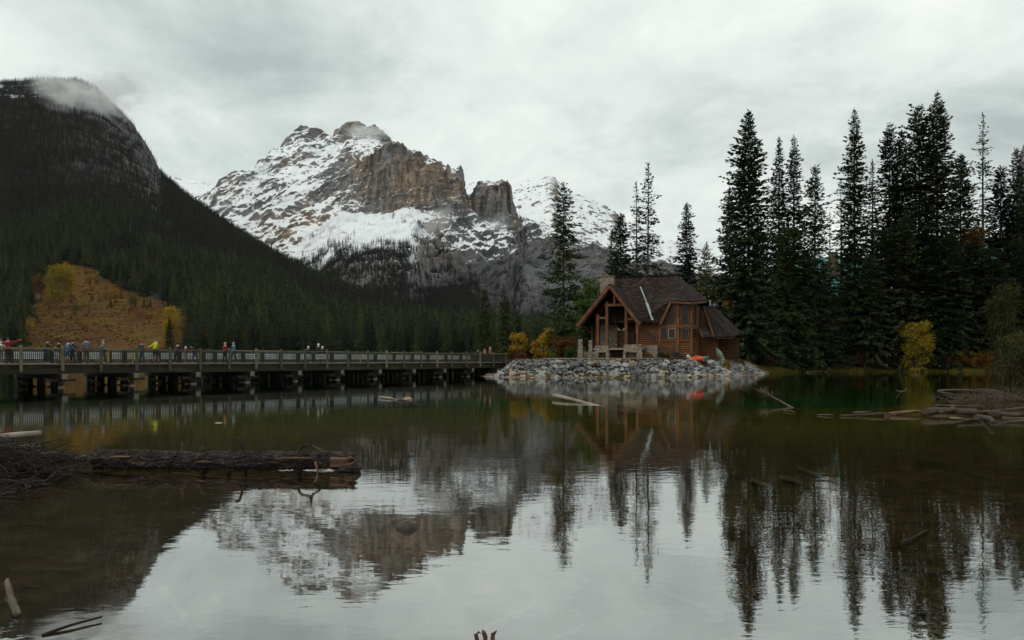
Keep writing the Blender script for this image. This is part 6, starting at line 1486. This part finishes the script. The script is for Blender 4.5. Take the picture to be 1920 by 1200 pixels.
    for k, (p, q, r, mt, lb) in enumerate(st):
        a, b = wp(*p), wp(*q); za = min(-.04, gz(a.x, a.y) + r); zb = min(-.04, gz(b.x, b.y) + r)
        if k == 14: za = .0; zb = .03
        log('sunken_stick', wp(*p, za), wp(*q, zb), r, r * .6, 20 + k, mt, lb, 'stick', n=8, m=12, bend=.03)
    # stones
    def stone(px, py, rx, rz, label, mat, z=0.0, nm='stone'):
        p = wp(px, py, z); bm = bmesh.new(); bmesh.ops.create_icosphere(bm, subdivisions=3, radius=1); me = bpy.data.meshes.new(nm)
        for v in bm.verts: v.co = Vector((v.co.x * rx, v.co.y * rx * .8, v.co.z * rz)) * (1 + .12 * float(fbm(np.array([v.co.x * 1.7 + px]), np.array([v.co.y * 1.7]), np.array([v.co.z * 1.7]), 3)[0]))
        bm.to_mesh(me); bm.free(); smooth(me); me.materials.append(mat); o = link(bpy.data.objects.new(nm, me)); o.location = p; tag(o, label, 'stone')
    WETST = pmat('wet_dark_stone', (.022, .016, .011), (.06, .044, .03), 6, .4, .4)
    stone(763, 990, .118, .085, 'dark rounded stone half out of the water in the foreground', WETST)
    stone(750, 899, .06, .02, 'tiny flat stone at the surface right of the log', WETST); stone(764, 749, .24, .11, 'tan stone poking out of the water in front of the bridge', ROCKW)
    stone(410, 748 + 45, .12, .02, 'tiny pale chip floating below the red plaid jacket', DRIFT)
    log('driftwood_stick', wp(712, 744, .06), wp(748, 750, .01), .05, .03, 50, DRIFT, 'pale stick floating left of the tan stone', 'stick', n=8, m=10)
    log('driftwood_stick', wp(745, 750, .01), wp(790, 755, -.02), .03, .015, 51, DRIFTB, 'thin dark end of driftwood beside the tan stone', 'stick', n=8, m=10)
    r = log('floating_log', wp(1041, 745, .06), wp(1214, 773, .0), .085, .035, 52, DRIFT, 'long pale log floating in front of the rock bank', n=16, m=40, rough=.08)
    # fallen sapling
    t = empty('fallen_sapling', wp(1490, 765)); tag(t, 'small dead sapling with bare twigs fallen into the water', 'fallen tree'); a = wp(1490, 765) ; b = wp(1426, 733, .45) - a; m = MB()
    m.tube([(0, 0, -.05), b * .4, b * .8, b], [.045, .035, .022, .010], 8, .1); m.build('trunk', WEATH, t); m = MB(); gg = np.random.RandomState(6)
    for k in range(46):
        q = gg.uniform(.62, 1.0); o = np.array(b) * q; d = np.array(b) / b.length * gg.uniform(.1, .6) + gg.normal(0, .3, 3) * np.array([1, 1, .6]) + np.array([0, 0, .15]); m.tube([o, o + d * .4, o + d * gg.uniform(.6, 1.0)], [.012, .009, .004], 4)
    m.build('twigs', TWIGP, t)['kind'] = 'stuff'
    # driftwood jam at the right edge
    J = [((1578, 778), (1668, 776), .06, DRIFTB, .05), ((1660, 776), (1752, 772), .10, BAREW, .06), ((1730, 774), (1830, 768), .16, DRIFTB, .12), ((1755, 762), (1840, 760), .05, WEATH, .2), ((1750, 770), (1900, 776), .17, DRIFTB, .05), ((1800, 772), (1935, 766), .09, DRIFTB, .22),
         ((1838, 776), (1856, 796), .12, DRIFTB, .06), ((1758, 731), (1880, 738), .08, WEATH, .05), ((1830, 734), (1935, 748), .09, DRIFTB, .15), ((1780, 786), (1910, 790), .06, SUNK, -.05), ((1860, 778), (1990, 770), .16, DRIFTB, .1), ((1880, 782), (1960, 786), .05, WEATH, .02), ((1533, 778), (1562, 778), .04, WEATH, .02),
         ((1470, 770), (1490, 772), .03, WEATH, .02), ((1600, 775), (1632, 771), .05, WEATH, .03), ((1686, 736), (1697, 727), .05, WEATH, .1), ((1760, 772), (1790, 764), .07, WEATH, .15)]
    LB = ['thin brown stick at the left tip of the driftwood jam', 'reddish bare log left of the driftwood jam', 'thick brown log in the middle of the driftwood jam', 'pale thin pole on top of the driftwood jam', 'thickest brown log at the base of the driftwood jam', 'brown log lying across the top of the driftwood jam',
          'stubby log pointing towards us out of the driftwood jam', 'long pale pole floating behind the driftwood jam', 'brown log lying behind the driftwood jam under the bush', 'sunken pole in front of the driftwood jam', 'brown log running out of the right edge', 'thin pale stick near the right edge in front of the jam', 'short pale floating stick left of the jam',
          'tiny pale floating stick below the fallen sapling', 'pale stick lying on the tip of the jam', 'forked pale branch sticking out of the dark water', 'short pale piece on the left of the jam']
    for k, (p, q, r, mt, z) in enumerate(J): log('driftwood_log' if r > .055 else 'driftwood_stick', wp(*p, z), wp(*q, z + .02), r * .72, r * .38, 60 + k, mt, LB[k], 'log' if r > .055 else 'stick', n=16, m=60, rough=.32, bend=.03)
    t = empty('twig_tangle', wp(1880, 752)); tag(t, 'grey tangle of dead twigs above the driftwood jam', 'twigs'); m = MB()
    for k in range(260):
        x = gg.uniform(-2.2, 2.0); o = np.array([x, gg.uniform(-1.2, 1.5), gg.uniform(-.02, .35) * (x + 2.4) / 3]); d = gg.normal(0, 1, 3) * np.array([.6, .4, .3]) + np.array([-.3, 0, .15]); m.tube([o, o + d * .4 + gg.normal(0, .05, 3), o + d], [.014, .010, .004], 4)
    m.build('twigs', TWIGP, t)['kind'] = 'stuff'
    for k, (p, q) in enumerate([((1545, 697), (1600, 695)), ((1590, 696), (1668, 694)), ((1640, 694), (1700, 695)), ((1700, 695), (1730, 694)), ((1795, 694), (1840, 693)), ((1510, 698), (1540, 697))]):
        log('driftwood_log', wp(*p, .06), wp(*q, .1), .13, .09, 90 + k, DRIFT if k in (1, 2, 4) else DRIFTB, 'washed-up pale log on the far right shore, ' + ['second', 'third', 'fourth', 'fifth', 'last', 'first'][k] + ' from the boulders', 'log', n=10, m=16)
    # bits at the very bottom of the photo
    t = empty('curled_root', wp(910, 1199, .0)); tag(t, 'small dark red curled root sticking up at the bottom edge', 'root')
    for pts in ([(-.04, 0, -.05), (-.055, 0, .0), (-.06, 0, .03), (-.045, .01, .045), (-.03, .0, .038)], [(.0, 0, -.05), (.0, 0, .02), (-.012, 0, .045), (-.02, .01, .06)], [(.03, 0, -.05), (.045, 0, .0), (.05, .01, .03), (.075, 0, .058)]):
        m = MB(); m.tube(pts, [.014, .015, .014, .010, .004][:len(pts) - 1] + [.003], 7, .35); m.build('prong', pmat('dark_red_root', (.06, .022, .016), (.12, .05, .035), 6, .6, .3), t)
    log('bare_log', wp(24, 1158, -.02), wp(18, 1090, .06), .026, .02, 98, WEATH, 'short pale piece of wood standing in the dark water at the bottom left', m=40, n=14, rough=.45, bend=.04)
build_driftwood()
def build_litter():
    g = np.random.RandomState(12); m = MB()
    for k in range(520):
        y = 4.6 + 9.5 * g.rand() ** 1.4; x = g.uniform(-.72, .72) * y; z = gz(x, y) + .012; a = g.normal(.5, .9); L = g.uniform(.06, .42) * (2.2 if g.rand() < .06 else 1); r = g.uniform(.003, .009)
        d = np.array([math.cos(a), math.sin(a), 0]); c = g.normal(0, .05, 3) * np.array([1, 1, 0]) * L * 3; p = np.array([x, y, z])
        m.tube([p, p + d * L * .5 + c, p + d * L], [r, r, r * .5], 4)
    tag(m.build('sunken_litter', SUNK), 'thin twigs and reed stems littering the shallow lake bed', kind='stuff')
build_litter()

# ------------------------------------------------------------------ clouds caught on the mountains, and the air itself
def cloud(px, py, D, w, h, d, dens, seed, label, thr=.46, rot=0.0):
    m = bpy.data.materials.new('cloud_wisp'); m.use_nodes = True; nt = m.node_tree; nt.nodes.clear(); N = nt.nodes.new; L = nt.links.new
    out = N('ShaderNodeOutputMaterial'); pv = N('ShaderNodeVolumePrincipled'); L(pv.outputs[0], out.inputs['Volume']); pv.inputs['Color'].default_value = (.97, .98, .99, 1); pv.inputs['Anisotropy'].default_value = .2
    tc = N('ShaderNodeTexCoord'); mp = N('ShaderNodeMapping'); mp.inputs['Location'].default_value = (seed * 1.7, seed * .9, seed * .4); mp.inputs['Scale'].default_value = (1, 1, .8); L(tc.outputs['Object'], mp.inputs[0])
    n = N('ShaderNodeTexNoise'); n.inputs['Scale'].default_value = 2.3; n.inputs['Detail'].default_value = 6; n.inputs['Roughness'].default_value = .6; n.inputs['Distortion'].default_value = .9; L(mp.outputs[0], n.inputs['Vector'])
    ln = N('ShaderNodeVectorMath'); ln.operation = 'LENGTH'; L(tc.outputs['Object'], ln.inputs[0])
    fo = N('ShaderNodeMapRange'); fo.inputs['From Min'].default_value = 1.0; fo.inputs['From Max'].default_value = .25; fo.interpolation_type = 'SMOOTHSTEP'; L(ln.outputs['Value'], fo.inputs[0])
    sm = N('ShaderNodeMath'); sm.operation = 'MULTIPLY_ADD'; L(fo.outputs[0], sm.inputs[0]); sm.inputs[1].default_value = .20; L(n.outputs[0], sm.inputs[2])
    mr = N('ShaderNodeMapRange'); mr.inputs['From Min'].default_value = thr + .14; mr.inputs['From Max'].default_value = thr + .40; mr.inputs['To Max'].default_value = dens; L(sm.outputs[0], mr.inputs[0])
    ml = N('ShaderNodeMath'); ml.operation = 'MULTIPLY'; L(mr.outputs[0], ml.inputs[0]); L(fo.outputs[0], ml.inputs[1]); L(ml.outputs[0], pv.inputs['Density'])
    bm = bmesh.new(); bmesh.ops.create_icosphere(bm, subdivisions=3, radius=1); me = bpy.data.meshes.new('cloud'); bm.to_mesh(me); bm.free(); me.materials.append(m)
    o = link(bpy.data.objects.new('cloud_wisp', me)); o.location = at(px, py, D); k = D / FPX; o.scale = (w * k, d, h * k); o.rotation_euler = (0, rot, 0); tag(o, label, kind='stuff')
cloud(150, 186, 1960, 150, 62, 170, .030, 1, 'grey cloud wisp hanging on the top of the dark wooded hill', rot=.3)
cloud(220, 165, 2150, 95, 60, 140, .022, 4, 'thin cloud drifting off the shoulder of the wooded hill')
cloud(692, 250, 3500, 72, 24, 150, .018, 2, 'thin cloud wisp across the summit of the snowy mountain')
cloud(822, 414, 2550, 58, 34, 90, .024, 3, 'small cloud puff in front of the brown cliff', rot=-.7)
cloud(935, 420, 2600, 56, 30, 90, .012, 6, 'faint mist in front of the square-topped crag')
cloud(1036, 340, 4600, 34, 18, 120, .012, 5, 'cloud streaming off the snowy ridge behind the ragged spruce', rot=-.4)
def build_haze():
    m = bpy.data.materials.new('air'); m.use_nodes = True; nt = m.node_tree; nt.nodes.clear()
    out = nt.nodes.new('ShaderNodeOutputMaterial'); pv = nt.nodes.new('ShaderNodeVolumePrincipled'); nt.links.new(pv.outputs[0], out.inputs['Volume'])
    pv.inputs['Color'].default_value = (.80, .88, .97, 1); pv.inputs['Density'].default_value = 8e-6; pv.inputs['Anisotropy'].default_value = .1
    tag(MB().box(-17500, 17500, -17500, 17500, -45, 1420).build('haze', m), 'thin pale mountain air', kind='stuff')
build_haze()
